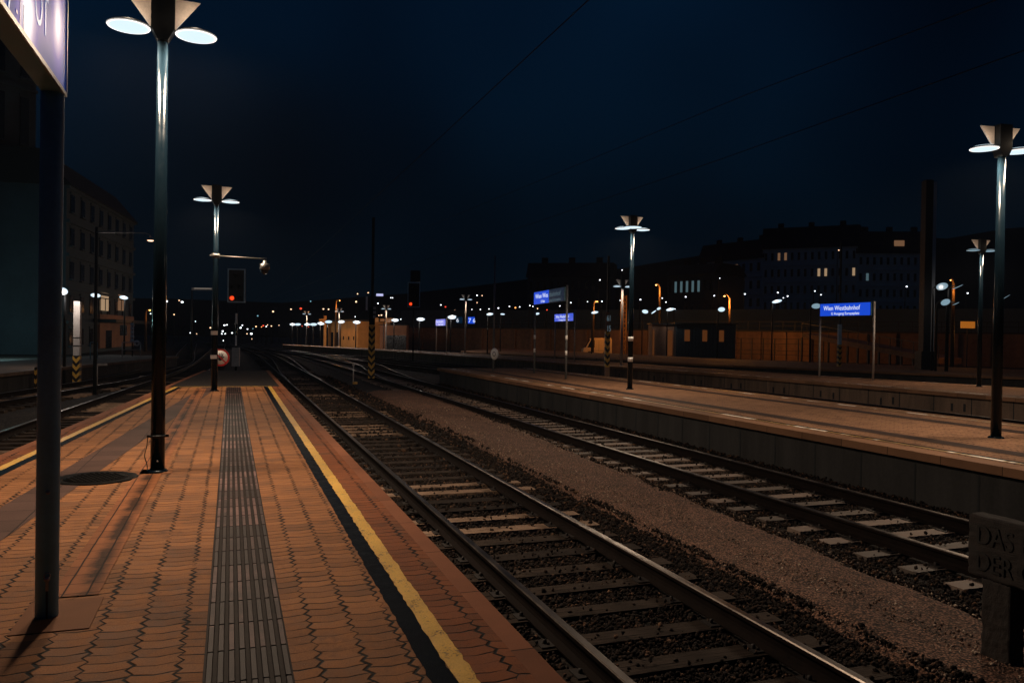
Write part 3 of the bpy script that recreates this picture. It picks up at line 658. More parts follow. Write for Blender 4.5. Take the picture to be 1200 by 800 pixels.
# camera arm and sign on the second lamp
r_ = .078
b = MB(); za = lh(251, 300, L2)
b.lathe([(.075, -.06), (.11, -.06), (.11, .06), (.075, .06)], 16, 0, (0, 0, za)); b.tube([(-.16, -.02, za), (1.35, -.05, za-.02)], [.02, .022], 8); b.build('camera_arm', M['steel'], lamp2)
b = MB(); b.lathe([(0, .30), (.05, .29), (.06, .22), (.13, .20), (.14, .05), (.12, .03)], 16, 0, (1.30, -.05, za-.36)); ca_ = b.build('camera', M['steel'], lamp2)
b = MB(); b.lathe([(.11, .04), (.09, -.05), (.04, -.10), (0, -.11)], 16, 0, (1.30, -.05, za-.36)); b.build('camera_dome', M['win_dark'], ca_)
b = MB(); zc = lh(251, 390, L2); b.box((-.02, -.09, zc), (.18, .03, .11)); b.build('bracket', M['white'], lamp2); b = MB(); zc2 = lh(251, 418, L2); b.box((-.03, -.09, zc2), (.17, .03, .10)); b.build('bracket', M['white'], lamp2)
for zz in (lh(738, 397, LC), lh(738, 421, LC)): pass
cl = [o for o in COL.objects if o.name.startswith('platform_lamp') and 'mid frame' in o['label']][0]
for py in (397, 421):
    b = MB(); zz = lh(738, py, LC); b.lathe([(.083, -.07), (.086, -.07), (.086, .07), (.083, .07)], 20, 0, (0, 0, zz)); b.build('reflective_band', M['white'], cl)
# prohibition sign on the second lamp pole
sg = thing('prohibition_sign', 'round red and white no entry sign with black hand on the far lamp pole', 'sign', L2+V((.15, .11, 0)), YAW*-.35)
zc = lh(259.5, 419, L2); rs = .245
b = MB(); b.lathe([(0, -.0), (rs, 0), (rs, .012), (0, .012)], 36, 0, (0, 0, zc), 'Y'); b.build('sign_plate', M['white'], sg)
b = MB(); b.lathe([(rs*.80, -.004), (rs, -.004), (rs, .0), (rs*.80, .0)], 36, 0, (0, -.001, zc), 'Y', False); b.build('red_ring', M['red'], sg)
b = MB(); b.bar((-rs*.58, -.008, zc+rs*.58), (rs*.58, -.008, zc-rs*.58), .006, .035); b.build('red_bar', M['red'], sg)
b = MB(); b.lathe([(0, -.003), (.055, -.003), (.06, 0)], 14, 0, (.0, -.003, zc-.03), 'Y', False)
for k, (dx, L) in enumerate(((-.045, .09), (-.015, .12), (.015, .125), (.043, .105))): b.bar((dx*.9, -.006, zc), (dx*1.5, -.006, zc+L), .006, .021)
b.bar((.04, -.006, zc-.04), (.10, -.006, zc+.03), .006, .022); b.build('hand_symbol', M['black'], sg)
# small post on the platform end under the sign
# ------------------------------------------------------------------ near station sign
NP = G(54.6, 722); NP.z = 0
t = NT('backlit near sign face'); p = t.pos(True); x_, y_, z_ = t.sep(p)[:3]
def blob(cy, cz, ry, rz): 
    a = t.ma('DIVIDE', t.ma('SUBTRACT', y_, cy), ry); c = t.ma('DIVIDE', t.ma('SUBTRACT', z_, cz), rz)
    return t.ma('POWER', 2.718, t.ma('MULTIPLY', t.ma('ADD', t.ma('MULTIPLY', a, a), t.ma('MULTIPLY', c, c)), -1.))
hot = t.ma('ADD', t.ma('ADD', blob(-.90, 3.16, .16, .20), t.ma('MULTIPLY', blob(-.20, 3.40, .13, .20), .85)), t.ma('ADD', t.ma('MULTIPLY', blob(-1.9, 3.3, .45, .2), .6), t.ma('MULTIPLY', blob(-.66, 3.26, .34, .10), .25)))
hot = t.ma('ADD', hot, t.ma('MULTIPLY', t.noise(p, 5, 3), .05))
cc = t.ramp(hot, [(.06, (.005, .03, .20)), (.30, (.09, .07, .36)), (.58, (.50, .38, .58)), (.95, (1.3, 1.2, 1.2))])
t.set(base=(.03, .05, .2), emit=cc, es=.8, rough=.55, spec=.08)
sn = thing('station_sign', 'glowing white and blue station sign on a thick dark post at the left border', 'station sign', NP)
b = MB(); b.tube([(0, 0, 0), (0, 0, 3.0), (0, 0, 4.3)], [.061, .061, .061], 28); b.build('post', M['near_post'], sn)
b = MB(); b.tube([(0, -4.3, 0), (0, -4.3, 4.3)], [.061, .061], 20); b.build('post', M['sign_pole'], sn)
zb = 3.045
b = MB(); b.box((0, -2.145, zb+.34), (.11, 4.40, .68)); pn = b.build('panel', M['sign_pole'], sn, bevel=.006)
b = MB(); b.box((.0575, -2.145, zb+.345), (.005, 4.36, .63)); fc = b.build('panel_face', t.m, pn)
b = MB(); b.box((.060, -2.145, zb+.012), (.012, 4.40, .024)); b.box((.060, .050, zb+.34), (.012, .012, .66)); b.box((.060, -2.145, zb+.672), (.012, 4.40, .02)); b.build('panel_frame', M['steel'], pn)
M['near_text'] = glow('blue translucent lettering', (.05, .19, .50), .55, (.03, .08, .3)); M['near_text2'] = glow('violet lettering', (.10, .07, .26), .5, (.06, .05, .16))
TX = lambda y, z: frame((.0605, y, z), (0, 1, 0), (1, 0, 0))
text('lettering', 'Wien Westbahnhof', .26, M['near_text'], fc, TX(-4.0, zb+.42), .001)
text('lettering', '17', .27, M['near_text'], fc, TX(-1.38, zb+.03), .001, .8)
text('lettering', '-11', .17, M['near_text2'], fc, TX(-1.12, zb+.032), .001, .8)
text('lettering', 'OT', .32, M['near_text'], fc, TX(-.76, zb+.165), .001, .68)
fd = -(NP-CAM); fd.z = 0; fd.normalize(); fs_ = V((0, 0, 1)).cross(fd)
Lm = frame(fd*.060, fs_, fd)
b = MB(); b.lathe([(0, .010), (.014, .009), (.017, 0)], 14, 0, (0, .235, 0)); b.box((0, .196, .004), (.016, .055, .010)); b.lathe([(.013, -.002), (.016, .003), (.019, -.002)], 12, 0, (0, .255, .003)); b.v = [tuple(Lm@V(q)) for q in b.v]; b.build('latch', M['steel'], sn)
b = MB(); b.box((0, .09, .0005), (.010, .18, .003)); b.v = [tuple(Lm@V(q)) for q in b.v]; b.build('slot', M['black'], sn)
b = MB(); b.lathe([(0, .006), (.010, .005), (.012, 0)], 12, 0, (0, .735, 0)); b.v = [tuple(Lm@V(q)) for q in b.v]; b.build('bolt', M['steel'], sn)

# manhole cover
mc = thing('manhole_cover', 'round cast iron manhole cover set in the pavers left of the nearest lamp', 'manhole cover', G(112, 560.3))
b = MB(); b.lathe([(.33, .010), (.42, .012), (.44, .006), (.44, 0)], 48); b.build('rim', M['iron'], mc)
b = MB(); b.lathe([(0, .009), (.325, .009), (.328, 0)], 48)
for i in range(-5, 6):
    for j in range(-5, 6):
        x, y = i*.056+(j % 2)*.028, j*.056
        if math.hypot(x, y) < .30: b.lathe([(.022, .009), (.015, .018), (0, .019)], 6, 0, (x, y, 0))
b.build('lid', M['iron'], mc)

# ------------------------------------------------------------------ other station signs (panel between two posts)
def station_sign(label, pl, pr, ptop, pb, panel_top, panel_bot, words, small, face='blue_sign', txt='sign_text', pole='pole_pale', bands=None, dim_half=False, r=.045):
    """pl, pr: feet of the left and right post; heights are metres above the platform"""
    mid = (pl+pr)/2; X = (pr-pl); L = X.length; X.normalize(); N = V((X.y, -X.x, 0))
    if N.dot(CAM-mid) < 0: N = -N
    o = thing('station_sign', label, 'station sign', pl, math.atan2(X.y, X.x))
    s = -1 if N.dot(V((math.sin(math.atan2(X.y, X.x)), -math.cos(math.atan2(X.y, X.x)), 0))) > 0 else 1   # facing local -y when s = -1
    for x, hh in ((0, pb), (L, ptop)):
        b = MB(); b.cyl((x, 0, 0), (x, 0, hh), r, r, 14); po = b.build('post', M[pole], o)
        if bands:
            for zz in bands:
                b = MB(); b.lathe([(r*1.03, -.09), (r*1.08, -.09), (r*1.08, .09), (r*1.03, .09)], 14, 0, (x, 0, zz)); b.build('reflective_band', M['white'], po)
    b = MB(); hz = panel_top-panel_bot; b.box((L/2-r*.5, s*.01, (panel_top+panel_bot)/2), (L-r*2.4, .14, hz)); pn = b.build('panel', M['sign_pole'], o, bevel=.008)
    xs = [(r*1.6, L-r*3)] if not dim_half else [(r*1.6, L*.52), (L*.52, L-r*3)]
    for i, (a, c) in enumerate(xs):
        b = MB(); b.box(((a+c)/2, s*.083, (panel_top+panel_bot)/2), (c-a, .006, hz*.95)); fc = b.build('panel_face', M[face] if i == 0 else M['blue_dim'], pn)
    Mx = lambda x, z: frame((x, s*.090, z), (1, 0, 0), (0, s, 0)) if s < 0 else frame((x, s*.09, z), (-1, 0, 0), (0, s, 0))
    wd = words if not dim_half else words[:len(words)//2]
    def fit(sz, body, width): return width/(len(body)*.56*sz)
    if not dim_half:
        sz = hz*.50; text('lettering', words, sz, M[txt], pn, Mx(L*.09, panel_bot+hz*.46), .001, fit(sz, words, L*.78)*.98)
        sz = hz*.30; text('lettering', small, sz, M[txt], pn, Mx(L*.24, panel_bot+hz*.10), .001, fit(sz, small, L*.66))
    else:
        sz = hz*.50; sx = fit(sz, words, L*.86); k = 8
        text('lettering', words[:k], sz, M[txt], pn, Mx(L*.07, panel_bot+hz*.46), .001, sx); text('lettering', words[k:], sz, M['text_dim'], pn, Mx(L*.53, panel_bot+hz*.46), .001, sx)
        sz = hz*.30; text('lettering', small[:5], sz, M[txt], pn, Mx(L*.26, panel_bot+hz*.10), .001, fit(sz, small, L*.62)); text('lettering', small[5:], sz, M['text_dim'], pn, Mx(L*.53, panel_bot+hz*.10), .001, fit(sz, small, L*.62))
    return o
WW = 'Wien Westbahnhof'; SM = 'U Ausgang Europaplatz'
pl, pr = G(960, 441), G(1023, 445.5)
station_sign('brightly lit blue station sign on two pale posts, third platform, right of centre', pl, pr, P(1025, 353, dep(pr)).z, P(963, 371, dep(pl)).z, P(1022, 353.6, dep(pr)).z, P(1022, 369.5, dep(pr)).z, WW, SM)
pl, pr = G(626, 437), G(663, 444)
station_sign('half lit blue station sign on two dark posts with white bands', pl, pr, P(664, 334, dep(pr)).z, P(627, 357, dep(pl)).z, 3.62, 3.06, WW, SM, pole='pole_grey', bands=(1.02, 1.62), dim_half=True)
pl, pr = G(650, 420.5), G(673, 423)
station_sign('small distant blue station sign seen between the banded posts', pl, pr, P(673, 363, dep(pr)).z, P(650, 370, dep(pl)).z, P(672, 366.5, dep(pr)).z, P(672, 376, dep(pr)).z, WW, SM)
pl, pr = G(511, 412.3), G(523, 413.5)
station_sign('tiny far blue station sign left of the numbered boards', pl, pr, P(523, 372, dep(pr)).z, P(511, 375, dep(pl)).z, P(522, 373.5, dep(pr)).z, P(522, 381.5, dep(pr)).z, WW, SM)

# ------------------------------------------------------------------ signals
def signal(label, base, x_top, pt, pb, wpx, red, group='main signals', box_top=None, stripes=None):
    d = dep(base); o = thing('railway_signal', label, 'signal', base, -YAW*.6, group)
    zt, zb = P(x_top, pt, d).z-base.z, P(x_top, pb, d).z-base.z; w_ = wpx*d/F
    b = MB(); b.cyl((0, .12, 0), (0, .12, zb+.3), .06, .055, 10)
    if stripes:
        for (y0, y1) in stripes:
            b2 = MB(); b2.box((.0, .05, (P(x_top, y0, d).z+P(x_top, y1, d).z)/2-base.z), (.10, .02, abs(P(x_top, y0, d).z-P(x_top, y1, d).z)))
            b2.build('mast_plate', M['white'], o)
    b.build('mast', M['pole'], o)
    b = MB(); b.box((0, 0, (zt+zb)/2), (w_, .10, zt-zb)); bp = b.build('backplate', M['black'], o)
    e_ = .07; b = MB()
    for sx in (-1, 1): b.box((sx*(w_/2-e_/2), -.055, (zt+zb)/2), (e_, .01, zt-zb))
    b.box((0, -.0555, zt-e_/2), (w_-2*e_, .01, e_)); b.box((0, -.0555, zb+e_/2), (w_-2*e_, .01, e_)); b.build('border', M['frame_grey'], bp)
    for (fx, fz, on) in ((.26, .13, True), (.70, .13, False), (.26, .45, False), (.70, .45, False), (.48, .78, False)):
        b = MB(); x = (fx-.5)*w_; z = zb+fz*(zt-zb); b.lathe([(.10, -.02), (.12, -.10), (.13, -.22)], 16, 0, (x, -.03, z), 'Y'); hd = b.build('lamp_hood', M['black'], bp)
        b = MB(); b.lathe([(0, -.085), (.06, -.075), (.10 if not on else .13, -.055)], 16, 0, (x, -.03, z), 'Y'); b.build('lens', M['red_lamp'] if on else M['win_dark'], hd)
    if box_top:
        z = P(x_top, box_top[0], d).z-base.z; z1 = P(x_top, box_top[1], d).z-base.z; b = MB(); b.box((.1, 0, (z+z1)/2), (.8, .2, abs(z-z1))); b.build('upper_box', M['black'], o)
    return o
B1 = P(276, 425, 46.); B1.z = -.6
s1 = signal('railway signal showing one red light straight beyond the brick platform', B1, 275, 315, 354.5, 20, 1, stripes=((367, 379), (393, 405)))
d = dep(B1); b = MB(); b.box((.02, -.02, P(276, 418, d).z-B1.z), (.40, .28, 1.08)); b.build('relay_box', M['grey_box'], s1)
B2 = P(484, 411, 66.); B2.z = -.6
signal('railway signal showing one red light left of the small blue sign', B2, 484, 331, 360, 14.5, 1, box_top=(317, 330))

# ------------------------------------------------------------------ catenary masts with chevrons
def chevron_mast(label, base, wpx, cb, ct, top, d=None, mat='pole_pale', upper=None, tall=None, banner=False):
    d = dep(base); o = thing('catenary_mast', label, 'mast', base, -YAW*.5, 'masts with warning chevrons')
    w_ = wpx*d/F; z = lambda py: P(0, 0, 1).z*0 + (P(600+(base-CAM).dot(RR)/d*F, py, d).z-base.z)
    b = MB(); b.box((0, 0, (z(cb)+z(ct))/2), (w_, w_*.8, z(ct)-z(cb))); c_ = b.build('chevron_panel', M['hazard'], o)
    b = MB(); b.box((0, 0, z(cb)/2-.02), (w_*1.02, w_*.82, abs(z(cb))+.02)); b.build('mast_foot', M[mat], o); b = MB()
    zt = z(top); b.box((0, 0, (z(ct)+zt)/2+.01), (w_*.92, w_*.75, zt-z(ct)-.02)); b.build('mast', M[mat], o)
    if tall: b = MB(); b.box((.0, .0, (zt+z(tall))/2), (w_*.42, w_*.42, z(tall)-zt)); b.build('upper_mast', M['black'], o)
    return o, z, w_
o, z, w_ = chevron_mast('pale concrete mast with yellow chevrons across the left track', P(90, 448, 35.2), 7.6, 447, 417, 353)
b = MB()
for py in (395.5, 405): b.box((0, 0, z(py)), (w_*1.0, w_*.84, .035))
b.build('mast_band', M['black'], o)
o, z, w_ = chevron_mast('dark mast with yellow chevrons between the two tracks, left of centre', P(435, 444, 41.), 7.4, 443, 381, 360, mat='pole', tall=255)
b = MB(); b.box((-.28, -.1, (z(350)+z(366))/2+.1), (.10, .08, z(350)-z(366))); b.build('cable_cover', M['white'], o)
for k, py in enumerate((361, 366, 371)): b = MB(); b.box((.12, -.2, z(py)), (.14, .02, .14)); b.build('number_plate', M['grey_box'], o)
q = P(711, 436, 41.); q.z = -.5
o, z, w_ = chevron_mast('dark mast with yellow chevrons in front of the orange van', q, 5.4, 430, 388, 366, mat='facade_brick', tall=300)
Mx = frame((-.08, -.13, z(388)), (1, 0, 0), (0, -1, 0)); text('lettering', '15', .42, M['text_dim'], o, Mx, .002, .55); text('lettering', '61', .42, M['text_dim'], o, frame((-.08, -.13, z(376)), (1, 0, 0), (0, -1, 0)), .002, .55)
chevron_mast('thin post with orange stripes half hidden by the thick near post', P(42, 455, 31.), 3., 455, 430, 429, mat='black')
q = P(983, 437, 52.); q.z = -.3
chevron_mast('thin chevron mast behind the bright blue sign', q, 4., 430, 404, 380, mat='frame_grey', tall=285)
# big dark mast at the right
q = P(1085, 430, 49.); q.z = 0
bm = thing('concrete_mast', 'thick tall dark mast with a pale lit side at the right', 'mast', q, -.35)
b = MB(); zt = P(1085, 212, 49.).z; b.prism([(-.34, -.3), (.10, -.3), (.10, .3), (-.34, .3)], 0, zt, 'XY'); b.prism([(-.5, -.42), (.42, -.42), (.42, .42), (-.5, .42)], 0, 1.1, 'XY'); b.build('shaft', M['black'], bm)
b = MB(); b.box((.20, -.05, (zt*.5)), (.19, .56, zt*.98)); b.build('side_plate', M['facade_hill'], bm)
# number disc on a pole
q = G(578, 434.5); d = dep(q); kp = thing('number_post', 'slim pole carrying a white oval number plate at the end of the long brown platform', 'post', q)
b = MB(); b.tube([(0, 0, 0), (0, 0, P(578, 300, d).z)], [.05, .04], 10); b.build('pole', M['pole_grey'], kp)
zc = P(578, 414.5, d).z; b = MB(); b.lathe([(0, 0), (.22, 0), (.22, .02), (0, .02)], 24, 0, (.03, -.08, zc), 'Y'); b.v = [(x*.86, y, (z-zc)*1.25+zc) for x, y, z in b.v]; pl_ = b.build('number_plate', M['white'], kp)
text('lettering', '0', .34, M['black'], pl_, frame((-.085, -.083, zc-.12), (1, 0, 0), (0, -1, 0)), .002)
# track number boards
q = G(545, 414); d = dep(q); o = platform_lamp('distant twin disc lamp holding the boards 6 and 7 on its pole', q, .05, P(545, 351, d).z, .07, 60, disc='disc_far', mast='pole_pale')
for (x0, x1, y0, y1, sft, lab) in ((534, 542, 371, 379, '6', 'blue lit board with the number 6 left of a distant lamp pole'), (548, 556.5, 371, 379.5, '7 6', 'blue lit board with the numbers 7 and 6 right of a distant lamp pole')):
    a = P((x0+x1)/2, y1, d-.2); hh = (y1-y0)*d/F; ww = (x1-x0)*d/F
    nb = thing('track_number_board', lab, 'number board', a, -YAW*.9, 'track number boards')
    b = MB(); b.box((0, 0, hh/2), (ww, .12, hh)); b.box((0, 0, hh+.05), (ww*.4, .05, .12)); pn = b.build('housing', M['black'], nb)
    b = MB(); b.box((0, -.063, hh/2), (ww*.94, .006, hh*.92)); b.build('screen', M['blue_sign'] if '7' in sft else M['blue_dim'], nb)
    text('lettering', sft, hh*.82, M['sign_text'], nb, frame((-ww*.42, -.07, hh*.2), (1, 0, 0), (0, -1, 0)), .002, .95)

# ------------------------------------------------------------------ distant twin disc lamps
far_lamps = [ # head x, head y, foot y, depth, label
    (728, 336, 431, 47., 'half hidden lamp behind the banded lamp pole, mid frame', .0),
    (452, 362, 409, 92., 'far twin disc lamp above the orange boards', .1), (397, 365, 404, 100., 'far twin disc lamp right of the ochre house gable', .1), (359, 368, 404, 112., 'far twin disc lamp leftmost above the ochre house', .1),
]
for (hx, hy, fy, d, lab, a) in far_lamps:
    q = P(hx, fy, d); q.z = 0; platform_lamp(lab, q, a, P(hx, hy, d).z, .08, 60 if d < 60 else 90, disc='disc_far', mast='pole_pale')
# hanging disc luminaires on wall arms and poles, seen as pale ovals
def disc_lamp(px, py, d, rad, label, tilt=.35, az=0., foot=None, mat='disc_far', power=0, arm=True, col=(1., .86, .76)):
    q = P(px, py, d); base = V((q.x, q.y+.6, -.8 if foot is None else foot)); o = thing('disc_lamp', label, 'yard lamp', base, 0, 'pale oval disc lamps in the yard')
    h = q.z-base.z; R4 = Matrix.Translation((0, -.6, h))@Matrix.Rotation(-az, 4, 'Z')@Matrix.Rotation(-tilt-.10, 4, 'X')
    b = MB(); b.lathe([(0, .05), (rad*.7, .045), (rad, .0), (rad*.98, -.01)], 20); b.v = [tuple(R4@V(p_)) for p_ in b.v]; sh = b.build('lamp_shade', M['black'], o)
    b = MB(); b.lathe([(rad*.96, -.005), (rad*.7, -.03), (0, -.04)], 20); b.v = [tuple(R4@V(p_)) for p_ in b.v]; b.build('diffuser', M[mat], sh)
    if arm: b = MB(); b.tube([(0, 0, 0), (0, 0, h-.1), (0, -.25, h+.08), (0, -.55, h+.06)], [.07, .05, .035, .03], 8); b.build('pole', M['black'], o)
    if power: lamp('yard_light', 'POINT', (0, -.6, h-.25), power, col, .15, o)
    return o
for (px, py, d, rad, lab, tl, az, pw) in [
    (343, 380, 108, .40, 'leftmost pale disc lamp of the low row before the ochre house', .3, 0, 190), (349, 380, 106, .40, 'second pale disc lamp of the low row before the ochre house', .3, 0, 0), (360, 380, 104, .40, 'third pale disc lamp of the low row before the ochre house', .3, 0, 190), (367.5, 380, 102, .45, 'fourth pale disc lamp of the low row before the ochre house', .3, 0, 0),
    (376, 379, 100, .45, 'fifth pale disc lamp, just left of the ochre house corner', .3, .3, 190), (385, 377, 98, .45, 'pale disc lamp above the blue plate at the ochre house', .3, 0, 0), (400, 377, 96, .42, 'pale disc lamp over the middle of the ochre house', .3, 0, 190), (418, 377.5, 92, .45, 'pale disc lamp at the right end of the ochre house', .3, .2, 190),
    (463, 375, 88, .42, 'pale disc lamp right of the orange boards', .3, .2, 190), (493, 374, 84, .45, 'pale disc lamp right of the red signal mast', .3, .2, 190), (530, 371.5, 80, .48, 'pale disc lamp left of the board with number 6', .3, .2, 190),
    (574, 368, 76, .34, 'pale disc lamp behind the pole with the number plate', .25, .0, 25), (589, 368, 82, .24, 'small pale disc lamp right of the pole with the number plate', .25, .5, 0), (629.5, 367.5, 74, .22, 'round pale disc lamp below the half lit sign', .4, 0, 0), (697, 366, 78, .36, 'pale disc lamp left of the chevron mast by the van', .25, 0, 25),
    (756, 365, 86, .34, 'pale disc lamp tilted left of the orange street lamp', .55, .7, 0), (766, 365.5, 86, .32, 'pale disc lamp tilted right beside its twin under the orange lamp', .55, -.7, 0), (772, 361.5, 90, .24, 'round pale disc lamp at the pole of the orange lamp', .6, 0, 0), (785.5, 362.5, 82, .44, 'wide pale disc lamp right of the orange street lamp', .25, 0, 40), (845.5, 362.5, 78, .34, 'pale disc lamp left of the second orange street lamp', .6, .5, 0),
    (910.5, 353, 70, .44, 'wide pale disc lamp below the lit hillside windows', .25, 0, 45), (956.5, 358.5, 60, .34, 'pale disc lamp at the left end of the bright blue sign', .5, .6, 0),
    (1104, 335.5, 46, .32, 'upper left disc of the dim lamp cluster right of the thick mast', .6, .5, 30), (1122, 336, 46, .34, 'upper right disc of the dim lamp cluster right of the thick mast', .35, -.8, 0), (1108, 354, 46, .26, 'lower left disc of the dim lamp cluster right of the thick mast', .7, .4, 0), (1120, 355.5, 46, .22, 'lower right disc of the dim lamp cluster right of the thick mast', .35, -.8, 0), (1178, 348, 46, .30, 'dim disc lamp right of the lamp pole at the right border', .5, -.8, 0),
    (73, 341, 34, .22, 'round bright lamp directly right of the thick near post', .7, 0, 120), (112, 346, 58, .34, 'oval lamp left of the lit window on the left', .35, 0, 60), (145, 348.5, 58, .30, 'oval lamp over the right lit window on the left', .35, .2, 60)]:
    disc_lamp(px, py, d, rad, lab, tl, az, mat='disc_dim' if 1090 < px or px == 956.5 else 'disc_far', power=pw*1.)

# ------------------------------------------------------------------ street lamps far off
def street_lamp(px, py, d, kind, lab, s=1., group='distant lamps along the yard', foot=-.8):
    q = P(px, py, d); o = thing('street_lamp', lab, 'street lamp', V((q.x, q.y, foot)), 0, group); h = q.z-foot
    r = s*.74*d/F
    b = MB(); b.lathe([(0, r*.8), (r*.8, r*.6), (r, 0), (r*.7, -r*.6), (0, -r*.75)], 10, 0, (0, 0, h)); b.build('lamp_head', M[kind], o)
    b = MB(); b.tube([(0, .3, 0), (0, .3, h*.96), (0, .12, h+r*.9)], [.09, .06, .05], 6); b.build('pole', M['black'], o)
    return o
W, A_, O_, R_, C_ = 'white_lamp', 'amber_lamp', 'warm_lamp', 'red_far', 'cyan_lamp'
tiny = [(96, 347, O_, 1.2), (176.5, 367.5, W, .9), (195.5, 353, W, 1.5), (213.5, 354, W, 1.8), (210, 352, O_, 1), (204, 368.5, O_, 1.1), (229, 376.5, W, .7), (223, 390, W, .9), (230.5, 391, O_, .7), (246.5, 384, O_, 1.2), (263, 381, W, 1.3), (266, 380.5, W, 1), (261, 388, W, 1.4), (264, 391, W, 1), (260, 391, W, 1), (272, 390, W, 1.2), (261.5, 399, W, 1.), (282, 384, W, 1.4), (284, 381, W, 1), (290, 385.5, W, 1), (294.5, 391, W, 1.7), (295, 397, O_, .8), (289.5, 391, O_, .9),
        (296.3, 385, C_, .8), (302, 370, C_, 1.2), (320, 365, O_, 1.4), (341, 362.3, O_, 1.1), (352.5, 361.5, R_, 1.9), (300, 382.5, O_, 1.1), (308.5, 381.5, R_, 1.4), (306.5, 383, A_, .8), (312, 382.5, W, .9), (313.5, 380.7, O_, .8), (318, 382, O_, 1.), (327, 381, O_, .7), (354, 382, R_, .9), (361.5, 383, R_, .9), (379, 362, O_, 1.2), (385, 362.3, O_, 1.2), (364, 353, C_, 1), (416.3, 371, W, .8), (419, 344.3, O_, 1.), (431.5, 343, O_, 1.), (417.5, 353.5, O_, 1.6), (443, 355.5, W, 1.), (458, 348.8, W, .8), (460, 348.9, W, .8), (447, 369.2, O_, 1.2), (444, 369.5, O_, .9), (439, 376.5, W, 1.3), (470, 374, W, 1.1), (426, 380, R_, 1.1), (443, 397.5, W, 1.3), (475.5, 388, O_, .9),
        (484, 367.2, W, .9), (507.2, 365, W, .9), (516.6, 357.2, W, 1.), (522, 359.5, R_, 1.3), (533, 364, O_, 1.2), (506.5, 379, R_, 1.), (559, 346, W, 1.1), (565, 346.3, O_, .9), (559, 354.5, O_, .9), (553, 362.5, W, .7), (563, 362.5, W, .9), (573, 362, W, .9), (584, 361, W, 1.1), (597, 359, W, 1.), (604, 360.5, A_, 1.5), (609, 359.5, W, .9), (621, 358, W, .9), (624.5, 359, W, .8), (630, 361.5, O_, .9), (641, 363, R_, 1.2), (656, 358.5, W, .9), (669, 354.5, W, 1.), (688.5, 353.5, W, .8), (698, 353.5, A_, 1.7), (705.5, 353.2, W, 1.), (703, 328, W, 1.1), (729, 316.5, W, .8), (727, 352, W, 1.), (741, 355.5, W, 1.), (750.5, 351, W, 1.2), (776, 349.3, W, .9), (780.5, 354, W, .9), (791, 362, W, .7), (803.5, 347.8, W, 1.2), (837, 346.4, W, 1.1), (843.5, 326, W, .7), (873, 344.5, W, 1.2), (911.5, 342.8, W, 1.2), (923, 347, W, 1.1), (918, 349, W, .9), (955, 341, W, 1.), (962, 345.3, W, .9), (1062.5, 335.8, W, 1.2), (983, 293.2, O_, 1.), (1134, 343.5, W, 1.2)]
kindname = {W: 'small white lamp glowing far off in the dark yard', A_: 'small amber lamp glowing far off in the dark yard', O_: 'small warm yellow lamp glowing far off in the dark yard', R_: 'small red lamp glowing far off in the dark yard', C_: 'small pale cyan lamp glowing far off in the dark yard'}
kg = {W: 'far white lamps', A_: 'far amber lamps', O_: 'far warm lamps', R_: 'far red lamps', C_: 'far cyan lamps'}
for i, (px, py, k_, s) in enumerate(tiny):
    d = 135+((i*37) % 60) if px < 620 else 118+((i*23) % 14)
    street_lamp(px, py, d, k_, kindname[k_], s, kg[k_])
# orange street lamps that light the yard wall
def sodium(px, py, d, arm, lab, power, s=2.):
    q = P(px, py, d); o = thing('street_lamp', lab, 'street lamp', V((q.x+arm, q.y, -.8)), 0, 'orange street lamps'); h = q.z+.8
    b = MB(); b.tube([(0, 0, 0), (0, 0, h-.3), (-arm*.3, 0, h), (-arm*.7, 0, h+.15)], [.16, .11, .05, .04], 8); b.build('pole', M['sodium_pole'], o)
    r = s*.55*d/F; b = MB(); b.lathe([(0, r*.5), (r*.9, r*.3), (r, 0)], 12, 0, (-arm, 0, h)); sh = b.build('lamp_head', M['black'], o)
    b = MB(); b.lathe([(r*.95, 0), (r*.6, -r*.8), (0, -r)], 12, 0, (-arm, 0, h)); b.build('bulb', M['orange_lamp'], sh)
    lamp('sodium_light', 'POINT', (-arm, -.5, h-.9), power, (1., .36, .06), .3, o)
    return o
sodium(769, 333.5, 94, .5, 'orange street lamp with lit pole, right of the tall banded lamp', 420)
sodium(849, 346.5, 89, .7, 'orange street lamp in front of the wall, below the cold lit windows', 1500)
sodium(1114, 328, 62, .3, 'orange lamp on a thin lit pole right of the thick mast', 110, 1.5)
sodium(175.5, 363, 92, -.4, 'orange glowing lamp left of the nearest lamp pole', 20, 2.)
sodium(398, 352, 112, -.5, 'orange lamp above the ochre house', 300, 1.2)
sodium(700, 353, 98, -.5, 'orange lamp above the van', 240, 1.6)

# ------------------------------------------------------------------ yard buildings and walls
def wall_between(name, label, cat, a, c, z0, z1, thick, mat):
    o = thing(name, label, cat, (a.x, a.y, 0), math.atan2((c-a).y, (c-a).x)); L = V((c.x-a.x, c.y-a.y, 0)).length
    b = MB(); b.box((L/2, thick/2, (z0+z1)/2), (L, thick, z1-z0)); b.build('wall', M[mat], o); return o, L
# retaining wall behind the yard
a, c = P(470, 395, 128), P(1262, 395, 78)
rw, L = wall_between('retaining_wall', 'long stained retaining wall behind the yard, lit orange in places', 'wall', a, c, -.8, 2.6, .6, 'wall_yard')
b = MB(); n = 30
for i in range(n): b.box((L*(i+.5)/n, -.10, .9), (.35, .2, 3.3))
b.build('pier', M['wall_yard'], rw)
b = MB(); b.box((L/2, .3, 2.68), (L, .9, .16)); b.build('wall_cap', M['concrete_dark'], rw)
b = MB()
for i in range(64): b.box((L*(i+.5)/64, .2, 3.3), (.06, .06, 1.1))
for zz in (3.3, 3.8): b.box((L/2, .2, zz), (L, .05, .05))
b.build('railing', M['black'], rw)
